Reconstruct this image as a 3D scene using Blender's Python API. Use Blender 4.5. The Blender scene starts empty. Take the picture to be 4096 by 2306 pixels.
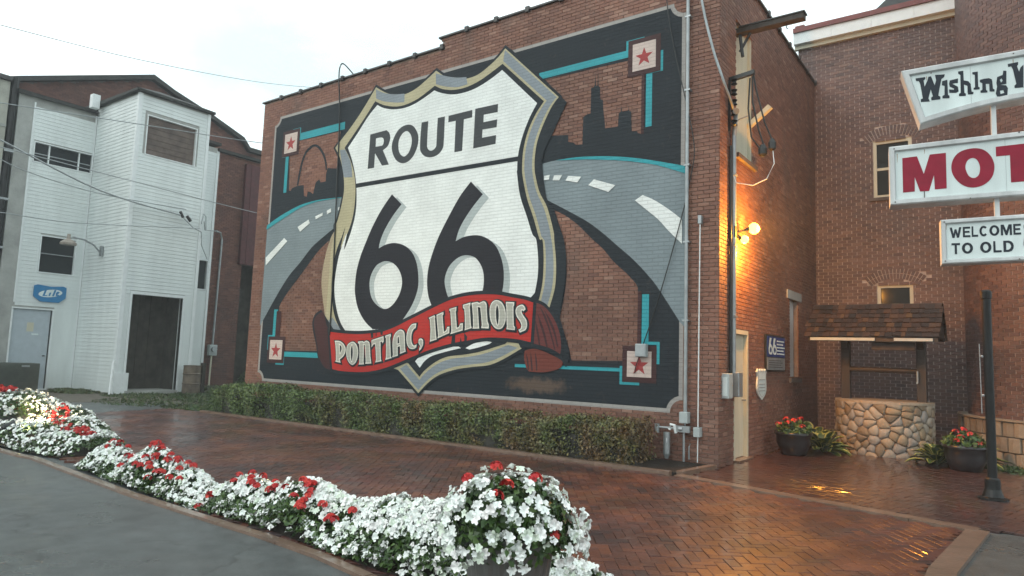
import bpy, math, random, re
import numpy as np
from mathutils import Vector, Matrix
from mathutils.geometry import tessellate_polygon

R = random.Random(7)
NP = np.random.RandomState(7)
scene = bpy.context.scene
C = scene.collection

# ---------------------------------------------------------------- camera
cam_d = bpy.data.cameras.new('camera')
cam = bpy.data.objects.new('camera', cam_d)
C.objects.link(cam)
yaw, pitch, roll = math.radians(-35.97), math.radians(5.835), math.radians(1.963)
fw = Vector((math.sin(yaw)*math.cos(pitch), math.cos(yaw)*math.cos(pitch), math.sin(pitch)))
rt = Vector((math.cos(yaw), -math.sin(yaw), 0))
up = rt.cross(fw)
r2 = rt*math.cos(roll)+up*math.sin(roll)
u2 = up*math.cos(roll)-rt*math.sin(roll)
cam.matrix_world = Matrix(((r2.x, u2.x, -fw.x, 0), (r2.y, u2.y, -fw.y, 0), (r2.z, u2.z, -fw.z, 1.6), (0, 0, 0, 1)))
cam_d.sensor_width = 36
cam_d.lens = 2757/4096*36
cam_d.clip_start = .05
cam_d.clip_end = 2000
scene.camera = cam

# ---------------------------------------------------------------- sky, sun, exposure
EL, ROT = 38, 200
world = bpy.data.worlds.new('World')
scene.world = world
world.use_nodes = True
wn, wl = world.node_tree.nodes, world.node_tree.links
wn.clear()
wo = wn.new('ShaderNodeOutputWorld'); bg = wn.new('ShaderNodeBackground')
sky = wn.new('ShaderNodeTexSky'); sky.sky_type = 'NISHITA'; sky.sun_disc = False
sky.sun_elevation = math.radians(EL); sky.sun_rotation = math.radians(ROT)
sky.dust_density = 4; sky.air_density = 1.2
tc = wn.new('ShaderNodeTexCoord')
nz = wn.new('ShaderNodeTexNoise'); nz.inputs['Scale'].default_value = 2.2; nz.inputs['Detail'].default_value = 5
nz.inputs['Roughness'].default_value = .5
mp = wn.new('ShaderNodeMapping'); mp.inputs['Scale'].default_value = (1, 1, 2.4)
rp = wn.new('ShaderNodeValToRGB')
rp.color_ramp.elements[0].position = .36; rp.color_ramp.elements[0].color = (7.3, 9.1, 9.4, 1)
rp.color_ramp.elements[1].position = .62; rp.color_ramp.elements[1].color = (12.5, 13.2, 13.1, 1)
mx = wn.new('ShaderNodeMix'); mx.data_type = 'RGBA'; mx.inputs['Factor'].default_value = .93
wl.new(tc.outputs['Generated'], mp.inputs['Vector']); wl.new(mp.outputs['Vector'], nz.inputs['Vector'])
wl.new(nz.outputs['Fac'], rp.inputs['Fac'])
wl.new(sky.outputs['Color'], mx.inputs['A']); wl.new(rp.outputs['Color'], mx.inputs['B'])
wl.new(mx.outputs['Result'], bg.inputs['Color']); wl.new(bg.outputs['Background'], wo.inputs['Surface'])
bg.inputs['Strength'].default_value = .12
sun_d = bpy.data.lights.new('sun', 'SUN'); sun_d.energy = .6; sun_d.angle = math.radians(40); sun_d.color = (1, .97, .93)
sun = bpy.data.objects.new('sun', sun_d); C.objects.link(sun)
# sun direction matches the sky texture (rotation measured from +Y towards +X)
sd = Vector((math.sin(math.radians(ROT))*math.cos(math.radians(EL)), math.cos(math.radians(ROT))*math.cos(math.radians(EL)), math.sin(math.radians(EL))))
sun.rotation_euler = sd.to_track_quat('Z', 'Y').to_euler()
sun.location = (0, 0, 30)
scene.view_settings.view_transform = 'Standard'
scene.view_settings.look = 'None'
scene.view_settings.exposure = .19
scene.view_settings.gamma = 1

# ---------------------------------------------------------------- materials
MATS = {}
def nodes(name):
    m = bpy.data.materials.new(name); m.use_nodes = True
    nt = m.node_tree; b = nt.nodes['Principled BSDF']
    MATS[name] = m
    return m, nt.nodes, nt.links, b

def ramp(n, stops):
    r = n.new('ShaderNodeValToRGB'); e = r.color_ramp.elements
    while len(e) > 1: e.remove(e[-1])
    e[0].position, e[0].color = stops[0][0], (*stops[0][1], 1)
    for p, c in stops[1:]:
        x = e.new(p); x.color = (*c, 1)
    return r

def mixc(n, l, fac, a, b, mode='MIX'):
    m = n.new('ShaderNodeMix'); m.data_type = 'RGBA'; m.blend_type = mode
    for key, v in (('Factor', fac), ('A', a), ('B', b)):
        if isinstance(v, (int, float)): m.inputs[key].default_value = v
        elif isinstance(v, tuple): m.inputs[key].default_value = (*v, 1)
        else: l.new(v, m.inputs[key])
    return m.outputs['Result']

def noise(n, l, scale, detail=4, rough=.55, vec=None, sc=None):
    t = n.new('ShaderNodeTexNoise'); t.inputs['Scale'].default_value = scale
    t.inputs['Detail'].default_value = detail; t.inputs['Roughness'].default_value = rough
    if vec is None:
        c = n.new('ShaderNodeNewGeometry'); vec = c.outputs['Position']
    if sc:
        mp = n.new('ShaderNodeMapping'); mp.inputs['Scale'].default_value = sc
        l.new(vec, mp.inputs['Vector']); vec = mp.outputs['Vector']
    l.new(vec, t.inputs['Vector'])
    return t.outputs['Fac']

def bump(n, l, b, h, dist=.01, strength=1):
    x = n.new('ShaderNodeBump'); x.inputs['Distance'].default_value = dist; x.inputs['Strength'].default_value = strength
    l.new(h, x.inputs['Height']); l.new(x.outputs['Normal'], b.inputs['Normal'])
    return x

def plain(name, col, rough=.6, metal=0, var=.18, scale=6, spec=None, coat=0, bmp=0, streak=False):
    """a paint or metal with blotchy wear in its colour"""
    m, n, l, b = nodes(name)
    f = noise(n, l, scale, 5, .6, sc=(1, 1, .15) if streak else None)
    dark = tuple(c*(1-var) for c in col); lite = tuple(min(1, c*(1+var*.6)) for c in col)
    r = ramp(n, [(.3, dark), (.7, lite)])
    l.new(f, r.inputs['Fac']); l.new(r.outputs['Color'], b.inputs['Base Color'])
    b.inputs['Roughness'].default_value = rough; b.inputs['Metallic'].default_value = metal
    if not metal: b.inputs['Specular IOR Level'].default_value = .3
    if coat: b.inputs['Coat Weight'].default_value = coat; b.inputs['Coat Roughness'].default_value = .1
    if bmp: bump(n, l, b, noise(n, l, scale*6, 4), bmp)
    return m

def toned(name, stops, rough=.8, stain=None, grain=.25, bmp=.004, coat=0, coatr=.1, gscale=40, big=.35, bigscale=.5, puddle=False):
    """pieces whose own colour comes from the 'tone' attribute (bricks, pavers, stones, leaves)"""
    m, n, l, b = nodes(name)
    a = n.new('ShaderNodeAttribute'); a.attribute_name = 'tone'
    r = ramp(n, stops); l.new(a.outputs['Fac'], r.inputs['Fac'])
    g = noise(n, l, gscale, 3)
    gr = ramp(n, [(.2, (1-grain,)*3), (.8, (1+grain*.4,)*3)]); l.new(g, gr.inputs['Fac'])
    col = mixc(n, l, 1.0, r.outputs['Color'], gr.outputs['Color'], 'MULTIPLY')
    bg_ = noise(n, l, bigscale, 4)
    br = ramp(n, [(.3, (1-big,)*3), (.7, (1+big*.3,)*3)]); l.new(bg_, br.inputs['Fac'])
    col = mixc(n, l, 1.0, col, br.outputs['Color'], 'MULTIPLY')
    if stain:
        s = noise(n, l, 1.1, 6, .65, sc=(1, 1, .35)); sr = ramp(n, [(.52, (0, 0, 0)), (.72, (1, 1, 1))]); l.new(s, sr.inputs['Fac'])
        col = mixc(n, l, sr.outputs['Color'], col, mixc(n, l, .55, col, stain))
    l.new(col, b.inputs['Base Color'])
    b.inputs['Roughness'].default_value = rough
    if bmp: bump(n, l, b, g, bmp)
    if coat: b.inputs['Coat Weight'].default_value = coat; b.inputs['Coat Roughness'].default_value = coatr
    if puddle:
        pn = noise(n, l, .8, 5, .6); p1 = ramp(n, [(.46, (coatr*.7,)*3), (.60, (.40,)*3)]); l.new(pn, p1.inputs['Fac']); l.new(p1.outputs['Color'], b.inputs['Coat Roughness'])
        p2 = ramp(n, [(.40, (coat,)*3), (.62, (coat*.45,)*3)]); l.new(pn, p2.inputs['Fac']); l.new(p2.outputs['Color'], b.inputs['Coat Weight'])
        b.inputs['Specular IOR Level'].default_value = .25
    return m

BL, BH = .2032, .0677     # brick module of the mural building
def painted(name, col, worn=0, wear_at=None, rough=.55):
    """masonry paint on the brick wall: the courses show through as relief"""
    m, n, l, b = nodes(name)
    geo = n.new('ShaderNodeNewGeometry')
    sp = n.new('ShaderNodeSeparateXYZ'); l.new(geo.outputs['Position'], sp.inputs[0])
    cb = n.new('ShaderNodeCombineXYZ'); l.new(sp.outputs['X'], cb.inputs['X']); l.new(sp.outputs['Z'], cb.inputs['Y'])
    mp = n.new('ShaderNodeMapping'); mp.inputs['Location'].default_value = (16.5, 0, 0); l.new(cb.outputs[0], mp.inputs['Vector'])
    bt = n.new('ShaderNodeTexBrick'); l.new(mp.outputs[0], bt.inputs['Vector'])
    bt.inputs['Scale'].default_value = 1; bt.inputs['Brick Width'].default_value = BL; bt.inputs['Row Height'].default_value = BH
    bt.inputs['Mortar Size'].default_value = .006; bt.inputs['Mortar Smooth'].default_value = .3
    bt.inputs['Color1'].default_value = (.8, .8, .8, 1); bt.inputs['Color2'].default_value = (1, 1, 1, 1); bt.inputs['Mortar'].default_value = (0, 0, 0, 1)
    nf = noise(n, l, 25, 4); nb = noise(n, l, 1.3, 5, .6)
    r = ramp(n, [(.3, tuple(c*.86 for c in col)), (.7, tuple(min(1, c*1.06) for c in col))]); l.new(nb, r.inputs['Fac'])
    var = ramp(n, [(0, (.88,)*3), (.85, (.97,)*3), (1, (1.02,)*3)]); l.new(bt.outputs['Color'], var.inputs['Fac'])
    c2 = mixc(n, l, 1.0, r.outputs['Color'], var.outputs['Color'], 'MULTIPLY')
    # flecks where the paint has come off the mortar
    if worn:
        w = noise(n, l, 9, 6, .7); wr = ramp(n, [(.60, (0, 0, 0)), (.75, (worn,)*3)]); l.new(w, wr.inputs['Fac'])
        c2 = mixc(n, l, wr.outputs['Color'], c2, (.16, .10, .075))
    if wear_at:
        x0, z0, rx, rz = wear_at
        mm = n.new('ShaderNodeMapping'); mm.vector_type = 'POINT'
        mm.inputs['Location'].default_value = (-x0/rx, -z0/rz, 0); mm.inputs['Scale'].default_value = (1/rx, 1/rz, 1)
        l.new(cb.outputs[0], mm.inputs['Vector'])
        ln = n.new('ShaderNodeVectorMath'); ln.operation = 'LENGTH'; l.new(mm.outputs[0], ln.inputs[0])
        md = n.new('ShaderNodeMath'); md.operation = 'ADD'; w2 = noise(n, l, 5, 7, .75); l.new(ln.outputs['Value'], md.inputs[0]); l.new(w2, md.inputs[1])
        wr = ramp(n, [(.75, (.6,)*3), (1.35, (0, 0, 0))]); l.new(md.outputs[0], wr.inputs['Fac'])
        c2 = mixc(n, l, wr.outputs['Color'], c2, (.17, .11, .075))
    l.new(c2, b.inputs['Base Color'])
    b.inputs['Roughness'].default_value = rough; b.inputs['Specular IOR Level'].default_value = .22
    ad = n.new('ShaderNodeMath'); ad.operation = 'MULTIPLY_ADD'; l.new(nf, ad.inputs[0]); ad.inputs[1].default_value = .25
    bw = n.new('ShaderNodeRGBToBW'); l.new(bt.outputs['Color'], bw.inputs[0]); l.new(bw.outputs[0], ad.inputs[2])
    bump(n, l, b, ad.outputs[0], .005)
    return m

P_ = dict(
    black=painted('mural_black', (.017, .024, .030), worn=.22, wear_at=(-7.2, 1.12, 1.5, .36), rough=.7),
    dark=painted('mural_charcoal', (.050, .057, .062)), dark2=painted('mural_ink', (.013, .014, .020)),
    white=painted('mural_white', (.80, .84, .82)), ltgrey=painted('mural_pale_grey', (.44, .50, .50)),
    tan=painted('mural_tan', (.46, .42, .27)), steel=painted('mural_steel', (.24, .28, .31)),
    side=painted('mural_sand', (.40, .33, .22)), road=painted('mural_road', (.21, .26, .28)),
    cyan=painted('mural_turquoise', (.035, .33, .38)), maroon=painted('mural_maroon', (.055, .022, .022)),
    cream=painted('mural_cream', (.60, .49, .44)), starred=painted('mural_star_red', (.36, .05, .05)),
    red=painted('mural_red', (.46, .028, .022)), foldL=painted('mural_fold_dark', (.060, .022, .022)),
    foldR=painted('mural_fold', (.14, .035, .032)), tail=painted('mural_tail', (.16, .038, .026)),
    crease=painted('mural_crease', (.05, .02, .022)), cream2=painted('mural_letter_cream', (.80, .78, .70)),
    inner=painted('mural_letter_grey', (.46, .46, .40)),
    frame=painted('mural_frame_grey', (.36, .34, .32)))

brick_red = toned('brick_red', [(0, (.155, .066, .046)), (.35, (.215, .094, .062)), (.7, (.262, .122, .080)), (1, (.35, .20, .145))], stain=(.10, .075, .062), rough=.7)
brick_side = toned('brick_side', [(0, (.12, .06, .042)), (.4, (.20, .09, .055)), (.75, (.26, .12, .07)), (1, (.32, .17, .11))], stain=(.05, .035, .03), rough=.55, big=.45)
brick_purple = toned('brick_purple', [(0, (.092, .056, .053)), (.4, (.142, .082, .072)), (.75, (.182, .106, .088)), (1, (.235, .145, .115))], stain=(.07, .06, .06), rough=.6)
brick_far = toned('brick_far', [(0, (.09, .035, .028)), (.5, (.15, .06, .042)), (1, (.22, .10, .07))], stain=(.06, .04, .035))
paver_mat = toned('wet_paver', [(0, (.055, .034, .034)), (.25, (.090, .038, .032)), (.5, (.13, .046, .032)), (.8, (.19, .068, .034)), (1, (.14, .075, .052))],
                  rough=.40, grain=.4, bmp=.004, coat=.60, coatr=.14, big=.5, bigscale=1.3, puddle=True)
paver_back = toned('wet_paver_red', [(0, (.045, .020, .018)), (.5, (.08, .030, .020)), (1, (.12, .048, .03))], rough=.35, grain=.3, bmp=.002, coat=.75, coatr=.10, big=.35, bigscale=1.2)
stone_mat = toned('fieldstone', [(0, (.20, .15, .10)), (.3, (.34, .25, .155)), (.5, (.38, .31, .23)), (.75, (.29, .27, .25)), (1, (.44, .37, .28))], rough=.75, bmp=.012, gscale=22, big=.15)
limestone = toned('limestone', [(0, (.24, .19, .14)), (1, (.42, .34, .25))], rough=.8, bmp=.02, gscale=12)
shingle_mat = toned('wood_shingle', [(0, (.014, .009, .007)), (.4, (.034, .018, .011)), (.7, (.070, .034, .016)), (1, (.13, .075, .025))], rough=.6, bmp=.01, gscale=30)
mortar_l = plain('mortar_light', (.29, .21, .17), .9, var=.3)
mortar_w = plain('mortar_white', (.46, .39, .36), .9, var=.35)
mortar_d = plain('mortar_dark', (.12, .10, .09), .9, var=.3)
joint_wet = plain('wet_joint', (.060, .038, .028), .35, var=.4, scale=12)
siding = plain('white_siding', (.68, .73, .72), .45, var=.10, scale=2.5, streak=True)
trimw = plain('white_trim', (.74, .78, .78), .4, var=.08)
creamp = plain('cream_paint', (.56, .54, .42), .5, var=.10, streak=True)
concrete_g = plain('grey_stucco', (.36, .37, .35), .85, var=.25, scale=2, bmp=.004)
concrete_b = plain('beige_stucco', (.38, .38, .33), .85, var=.3, scale=1.5, bmp=.004)
darkm = plain('dark_metal', (.022, .026, .026), .35, metal=.3, var=.3)
coping_m = plain('coping_metal', (.05, .05, .05), .4, metal=.5, var=.4)
blackp = plain('black_gloss', (.008, .009, .009), .34, var=.3)
greym = plain('grey_metal', (.34, .37, .38), .4, metal=.5, var=.2)
greyp = plain('grey_box_paint', (.40, .45, .45), .45, var=.15)
wood_d = plain('dark_wood', (.045, .035, .028), .55, var=.4, streak=True)
roof_d = plain('roof_dark', (.035, .036, .034), .7, var=.4)
copper = plain('red_flashing', (.14, .038, .034), .4, metal=.3, var=.3)
crimson = plain('crimson_panel', (.085, .026, .028), .6, var=.35)
doorg = plain('door_grey', (.42, .48, .52), .5, var=.08)
soil = plain('wet_soil', (.025, .018, .012), .7, var=.5, scale=20, bmp=.02)
glass_d, n_, l_, b_ = nodes('dark_glass')
b_.inputs['Base Color'].default_value = (.02, .026, .028, 1); b_.inputs['Roughness'].default_value = .10; b_.inputs['Specular IOR Level'].default_value = .08
sign_w = plain('sign_face_white', (.66, .74, .73), .45, var=.14, scale=3.5, streak=True)
sign_e = plain('sign_edge_white', (.58, .60, .60), .45, var=.28, scale=5, streak=True)
sign_r = plain('sign_letter_red', (.27, .010, .032), .65, var=.2)
sign_k = plain('sign_letter_black', (.018, .025, .036), .65, var=.2)
conc_band = plain('concrete_band', (.19, .125, .09), .35, var=.3, scale=5, coat=.5, bmp=.004)
pot_m = plain('pot_dark', (.02, .018, .02), .3, var=.3, coat=.5)
planter_m = plain('planter_grey_brown', (.13, .13, .12), .35, var=.35, coat=.5, streak=True)
bluep = plain('plaque_blue', (.02, .05, .20), .3, var=.1)
bluesign = plain('sign_blue', (.03, .20, .42), .4, var=.1)
petal_w = toned('petal_white', [(0, (.66, .76, .60)), (.25, (.80, .87, .80)), (.6, (.89, .93, .90)), (1, (.90, .89, .87))], rough=.65, bmp=0, grain=.12, big=.05)
petal_r = toned('petal_red', [(0, (.38, .012, .02)), (.6, (.58, .02, .02)), (1, (.66, .06, .03))], rough=.6, bmp=0, big=.1)
leaf_m = toned('leaf_green', [(0, (.022, .045, .012)), (.5, (.045, .10, .02)), (1, (.10, .17, .035))], rough=.45, bmp=0, big=.2)
hosta_m = toned('leaf_variegated', [(0, (.02, .05, .018)), (.6, (.05, .09, .02)), (.8, (.22, .24, .05)), (1, (.46, .46, .15))], rough=.4, bmp=0, big=.1)
grass_m = toned('grass_blade', [(0, (.025, .05, .012)), (.6, (.05, .11, .02)), (1, (.13, .13, .05))], rough=.6, bmp=0, big=.4)

# hedge leaves: green at one end, barberry red-brown towards the other, in clumps
hedge_m, n, l, b = nodes('hedge_leaf')
a = n.new('ShaderNodeAttribute'); a.attribute_name = 'tone'
g1 = ramp(n, [(0, (.025, .045, .012)), (.5, (.075, .125, .030)), (1, (.15, .21, .06))]); l.new(a.outputs['Fac'], g1.inputs['Fac'])
g2 = ramp(n, [(0, (.045, .026, .012)), (.5, (.13, .075, .028)), (1, (.22, .14, .05))]); l.new(a.outputs['Fac'], g2.inputs['Fac'])
gp = n.new('ShaderNodeNewGeometry'); sx = n.new('ShaderNodeSeparateXYZ'); l.new(gp.outputs['Position'], sx.inputs[0])
mr = n.new('ShaderNodeMapRange'); mr.inputs['From Min'].default_value = -16; mr.inputs['From Max'].default_value = -4.5
mr.inputs['To Min'].default_value = -.20; mr.inputs['To Max'].default_value = .18; l.new(sx.outputs['X'], mr.inputs['Value'])
ns = noise(n, l, 1.6, 4, .6)
am = n.new('ShaderNodeMath'); am.operation = 'ADD'; l.new(ns, am.inputs[0]); l.new(mr.outputs[0], am.inputs[1])
fr = ramp(n, [(.44, (0, 0, 0)), (.72, (1, 1, 1))]); l.new(am.outputs[0], fr.inputs['Fac'])
l.new(mixc(n, l, fr.outputs['Color'], g1.outputs['Color'], g2.outputs['Color']), b.inputs['Base Color'])
b.inputs['Roughness'].default_value = .5

# asphalt, wet, with pale patches and smooth film
asph, n, l, b = nodes('wet_asphalt')
s1 = noise(n, l, 160, 3, .7); s2 = noise(n, l, .7, 6, .6); s3 = noise(n, l, 5, 5)
c1 = ramp(n, [(.3, (.036, .042, .042)), (.55, (.080, .090, .090)), (.75, (.17, .18, .175))]); l.new(s1, c1.inputs['Fac'])
c2 = ramp(n, [(.35, (.75,)*3), (.7, (1.2,)*3)]); l.new(s3, c2.inputs['Fac'])
vo = n.new('ShaderNodeTexVoronoi'); vo.feature = 'DISTANCE_TO_EDGE'; vo.inputs['Scale'].default_value = .55
gq = n.new('ShaderNodeNewGeometry'); wv = n.new('ShaderNodeVectorMath'); wv.operation = 'ADD'
nw = n.new('ShaderNodeTexNoise'); nw.inputs['Scale'].default_value = 2.5; nw.inputs['Detail'].default_value = 6; l.new(gq.outputs['Position'], nw.inputs['Vector'])
l.new(gq.outputs['Position'], wv.inputs[0]); l.new(nw.outputs['Color'], wv.inputs[1]); l.new(wv.outputs[0], vo.inputs['Vector'])
cr = ramp(n, [(.0, (.55,)*3), (.008, (.8,)*3), (.014, (1,)*3)]); l.new(vo.outputs['Distance'], cr.inputs['Fac'])
pt = ramp(n, [(.36, (.85,)*3), (.50, (1,)*3), (.66, (1.12,)*3)]); l.new(noise(n, l, .35, 5, .65), pt.inputs['Fac'])
cc = mixc(n, l, 1.0, mixc(n, l, 1.0, c1.outputs['Color'], c2.outputs['Color'], 'MULTIPLY'), cr.outputs['Color'], 'MULTIPLY')
l.new(mixc(n, l, 1.0, cc, pt.outputs['Color'], 'MULTIPLY'), b.inputs['Base Color'])
rr = ramp(n, [(.38, (.26,)*3), (.62, (.46,)*3)]); l.new(s2, rr.inputs['Fac']); l.new(rr.outputs['Color'], b.inputs['Roughness'])
bump(n, l, b, s1, .006, 1)
# dirt verge
dirt, n, l, b = nodes('wet_dirt')
s1 = noise(n, l, 3, 6, .65); c1 = ramp(n, [(.3, (.05, .04, .03)), (.55, (.10, .085, .065)), (.75, (.16, .135, .11))]); l.new(s1, c1.inputs['Fac'])
l.new(c1.outputs['Color'], b.inputs['Base Color']); b.inputs['Roughness'].default_value = .6
bump(n, l, b, noise(n, l, 40, 4), .01)
def emis(name, col, s):
    m, n, l, b = nodes(name); b.inputs['Base Color'].default_value = (*col, 1)
    b.inputs['Emission Color'].default_value = (*col, 1); b.inputs['Emission Strength'].default_value = s
    return m
sodium_m = emis('sodium_glow', (1, .55, .07), 7)
warm_m = emis('warm_glow', (1, .80, .45), 16)

# ---------------------------------------------------------------- mesh helpers
class MB:
    def __init__(s): s.v = []; s.f = []; s.m = []; s.t = []; s.mats = []; s.cm = 0; s.tone = .5
    def mat(s, m):
        if m not in s.mats: s.mats.append(m)
        s.cm = s.mats.index(m); return s
    def face(s, idx): s.f.append(idx); s.m.append(s.cm); s.t.append(s.tone)
    def poly(s, pts):
        b = len(s.v); s.v += [tuple(p) for p in pts]; s.face(tuple(range(b, b+len(pts)))); return s
    def box(s, x0, x1, y0, y1, z0, z1, skip=()):
        b = len(s.v)
        s.v += [(x0,y0,z0),(x1,y0,z0),(x1,y1,z0),(x0,y1,z0),(x0,y0,z1),(x1,y0,z1),(x1,y1,z1),(x0,y1,z1)]
        for k, q in dict(b=(0,3,2,1), t=(4,5,6,7), f=(0,1,5,4), k=(2,3,7,6), l=(3,0,4,7), r=(1,2,6,5)).items():
            if k not in skip: s.face(tuple(b+i for i in q))
        return s
    def obox(s, o, u, v, w):
        """box from corner o along vectors u, v, w (right-handed)"""
        o, u, v, w = map(Vector, (o, u, v, w)); b = len(s.v)
        s.v += [tuple(p) for p in (o, o+u, o+u+v, o+v, o+w, o+u+w, o+u+v+w, o+v+w)]
        for q in ((0,3,2,1),(4,5,6,7),(0,1,5,4),(2,3,7,6),(3,0,4,7),(1,2,6,5)): s.face(tuple(b+i for i in q))
        return s
    def tube(s, pts, r, n=8, cap=True):
        pts = [Vector(p) for p in pts]; b = len(s.v); rs = r if isinstance(r, (list, tuple)) else [r]*len(pts)
        for i, p in enumerate(pts):
            d = (pts[min(i+1, len(pts)-1)]-pts[max(i-1, 0)]).normalized()
            a = d.cross(Vector((0, 0, 1)) if abs(d.z) < .9 else Vector((1, 0, 0))).normalized(); c = d.cross(a)
            for k in range(n):
                t = 2*math.pi*k/n; s.v.append(tuple(p+(a*math.cos(t)+c*math.sin(t))*rs[i]))
        for i in range(len(pts)-1):
            for k in range(n):
                s.face((b+i*n+k, b+i*n+(k+1) % n, b+(i+1)*n+(k+1) % n, b+(i+1)*n+k))
        if cap:
            s.face(tuple(b+k for k in range(n-1, -1, -1))); s.face(tuple(b+(len(pts)-1)*n+k for k in range(n)))
        return s
    def lathe(s, c, prof, n=24):
        """prof: (radius, z) from bottom to top"""
        b = len(s.v); cx, cy = c
        for r, z in prof:
            for k in range(n):
                t = 2*math.pi*k/n; s.v.append((cx+r*math.cos(t), cy+r*math.sin(t), z))
        for i in range(len(prof)-1):
            for k in range(n): s.face((b+i*n+k, b+i*n+(k+1) % n, b+(i+1)*n+(k+1) % n, b+(i+1)*n+k))
        s.face(tuple(b+k for k in range(n-1, -1, -1))); s.face(tuple(b+(len(prof)-1)*n+k for k in range(n)))
        return s
    def prism(s, pts, z0, z1, ax='z'):
        """pts 2D ccw; extruded along z"""
        b = len(s.v); n = len(pts)
        s.v += [(x, y, z0) for x, y in pts]+[(x, y, z1) for x, y in pts]
        s.face(tuple(b+i for i in range(n-1, -1, -1))); s.face(tuple(b+n+i for i in range(n)))
        for i in range(n): j = (i+1) % n; s.face((b+i, b+j, b+n+j, b+n+i))
        return s
    def mesh(s, name, smooth=False):
        me = bpy.data.meshes.new(name); me.from_pydata(s.v, [], s.f)
        for m in s.mats: me.materials.append(m)
        if s.mats: me.polygons.foreach_set('material_index', s.m)
        at = me.attributes.new('tone', 'FLOAT', 'FACE'); at.data.foreach_set('value', s.t)
        if smooth: me.polygons.foreach_set('use_smooth', [True]*len(s.f))
        me.update(); return me
    def build(s, name, parent=None, smooth=False, **tags):
        return link(name, s.mesh(name, smooth), parent, **tags)

PINV = {}
def under(o, t):
    """parent o to t while o keeps its world coordinates"""
    o.parent = t
    if t.name in PINV: o.matrix_parent_inverse = PINV[t.name]
    return o
def link(name, me, parent=None, matrix=None, **tags):
    o = bpy.data.objects.new(name, me); C.objects.link(o)
    if matrix is not None: o.matrix_basis = matrix
    if parent is not None: under(o, parent)
    for k, v in tags.items(): o[k] = v
    return o
def thing(name, label, category, loc=(0, 0, 0), group=None, rz=0):
    o = bpy.data.objects.new(name, None); C.objects.link(o); o.location = loc; o.rotation_euler = (0, 0, rz)
    o.empty_display_size = .2; o['label'] = label; o['category'] = category
    if group: o['group'] = group
    PINV[o.name] = (Matrix.Translation(loc) @ Matrix.Rotation(rz, 4, 'Z')).inverted()
    return o
def bevel(o, w=.01, seg=2):
    m = o.modifiers.new('bevel', 'BEVEL'); m.width = w; m.segments = seg; m.limit_method = 'ANGLE'; return o

# 2-D outlines with corner flags, smoothed between the corners
def parse(s): return [(float(a), float(b), 1 if c else 0) for a, b, c in re.findall(r'(-?[\d.e-]+),(-?[\d.e-]+)(!?)', s)]
def smooth(pts, n=5, closed=True):
    N = len(pts); out = []
    for i in range(N if closed else N-1):
        p1, p2 = pts[i], pts[(i+1) % N]
        if p1[2] and p2[2]: out.append((p1[0], p1[1])); continue
        p0 = p1 if p1[2] else pts[i-1]; p3 = p2 if p2[2] else pts[(i+2) % N]
        for k in range(n):
            t = k/n
            out.append(tuple(.5*(2*p1[a]+(-p0[a]+p2[a])*t+(2*p0[a]-5*p1[a]+4*p2[a]-p3[a])*t*t+(-p0[a]+3*p1[a]-3*p2[a]+p3[a])*t**3) for a in (0, 1)))
    if not closed: out.append(pts[-1][:2])
    return out
def area(p): return sum(p[i-1][0]*p[i][1]-p[i][0]*p[i-1][1] for i in range(len(p)))/2
def offset(p, d):
    s = 1 if area(p) > 0 else -1; n = len(p); out = []
    for i in range(n):
        a, b, c = Vector(p[i-1]), Vector(p[i]), Vector(p[(i+1) % n])
        e1 = (b-a); e2 = (c-b)
        if e1.length < 1e-6 or e2.length < 1e-6: continue
        n1 = Vector((e1.y, -e1.x)).normalized()*s; n2 = Vector((e2.y, -e2.x)).normalized()*s
        m = n1+n2
        if m.length < .3: m = n1
        else: m = m/max(m.length_squared/2, .45)
        out.append((b.x+m.x*d, b.y+m.y*d))
    return out
def fill(loops):
    vs = [[Vector((x, y, 0)) for x, y in lp] for lp in loops]
    return [p for lp in loops for p in lp], tessellate_polygon(vs)
def sheet(name, loops, mat, to3d, parent=None, tone=.5, **tags):
    pts, tris = fill(loops); b = MB().mat(mat); b.tone = tone
    b.v = [to3d(x, y) for x, y in pts]
    nrm = None
    for t in tris: b.face(tuple(t))
    me = b.mesh(name); 
    return link(name, me, parent, **tags)

# ---------------------------------------------------------------- bricks
def clip_rows(w, rects, zc, x0=0):
    iv = [(x0, w)]
    for a, b, z0, z1 in rects:
        if z0 < zc < z1:
            nv = []
            for p, q in iv:
                if b <= p or a >= q: nv.append((p, q)); continue
                if a > p: nv.append((p, a))
                if b < q: nv.append((b, q))
            iv = nv
    return iv
def lay(w, z0, z1, rects=(), L=BL, H=BH, phase=0, top=None, x0=0):
    """centres (u, z, length) of a running bond; top(u) limits the height"""
    out = []; row0 = int(z0/H); r = row0
    while (r+.5)*H < z1:
        zc = (r+.5)*H
        if zc > z0:
            off = (L/2 if r % 2 else 0)+phase
            for a, b in clip_rows(w, rects, zc, x0):
                k = math.floor((a-off)/L)
                while k*L+off < b:
                    p, q = max(a, k*L+off), min(b, (k+1)*L+off); k += 1
                    if q-p > .035 and (top is None or zc+H/2 < top((p+q)/2)): out.append(((p+q)/2, zc, q-p))
        r += 1
    return out
BRICK_CACHE = {}
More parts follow.
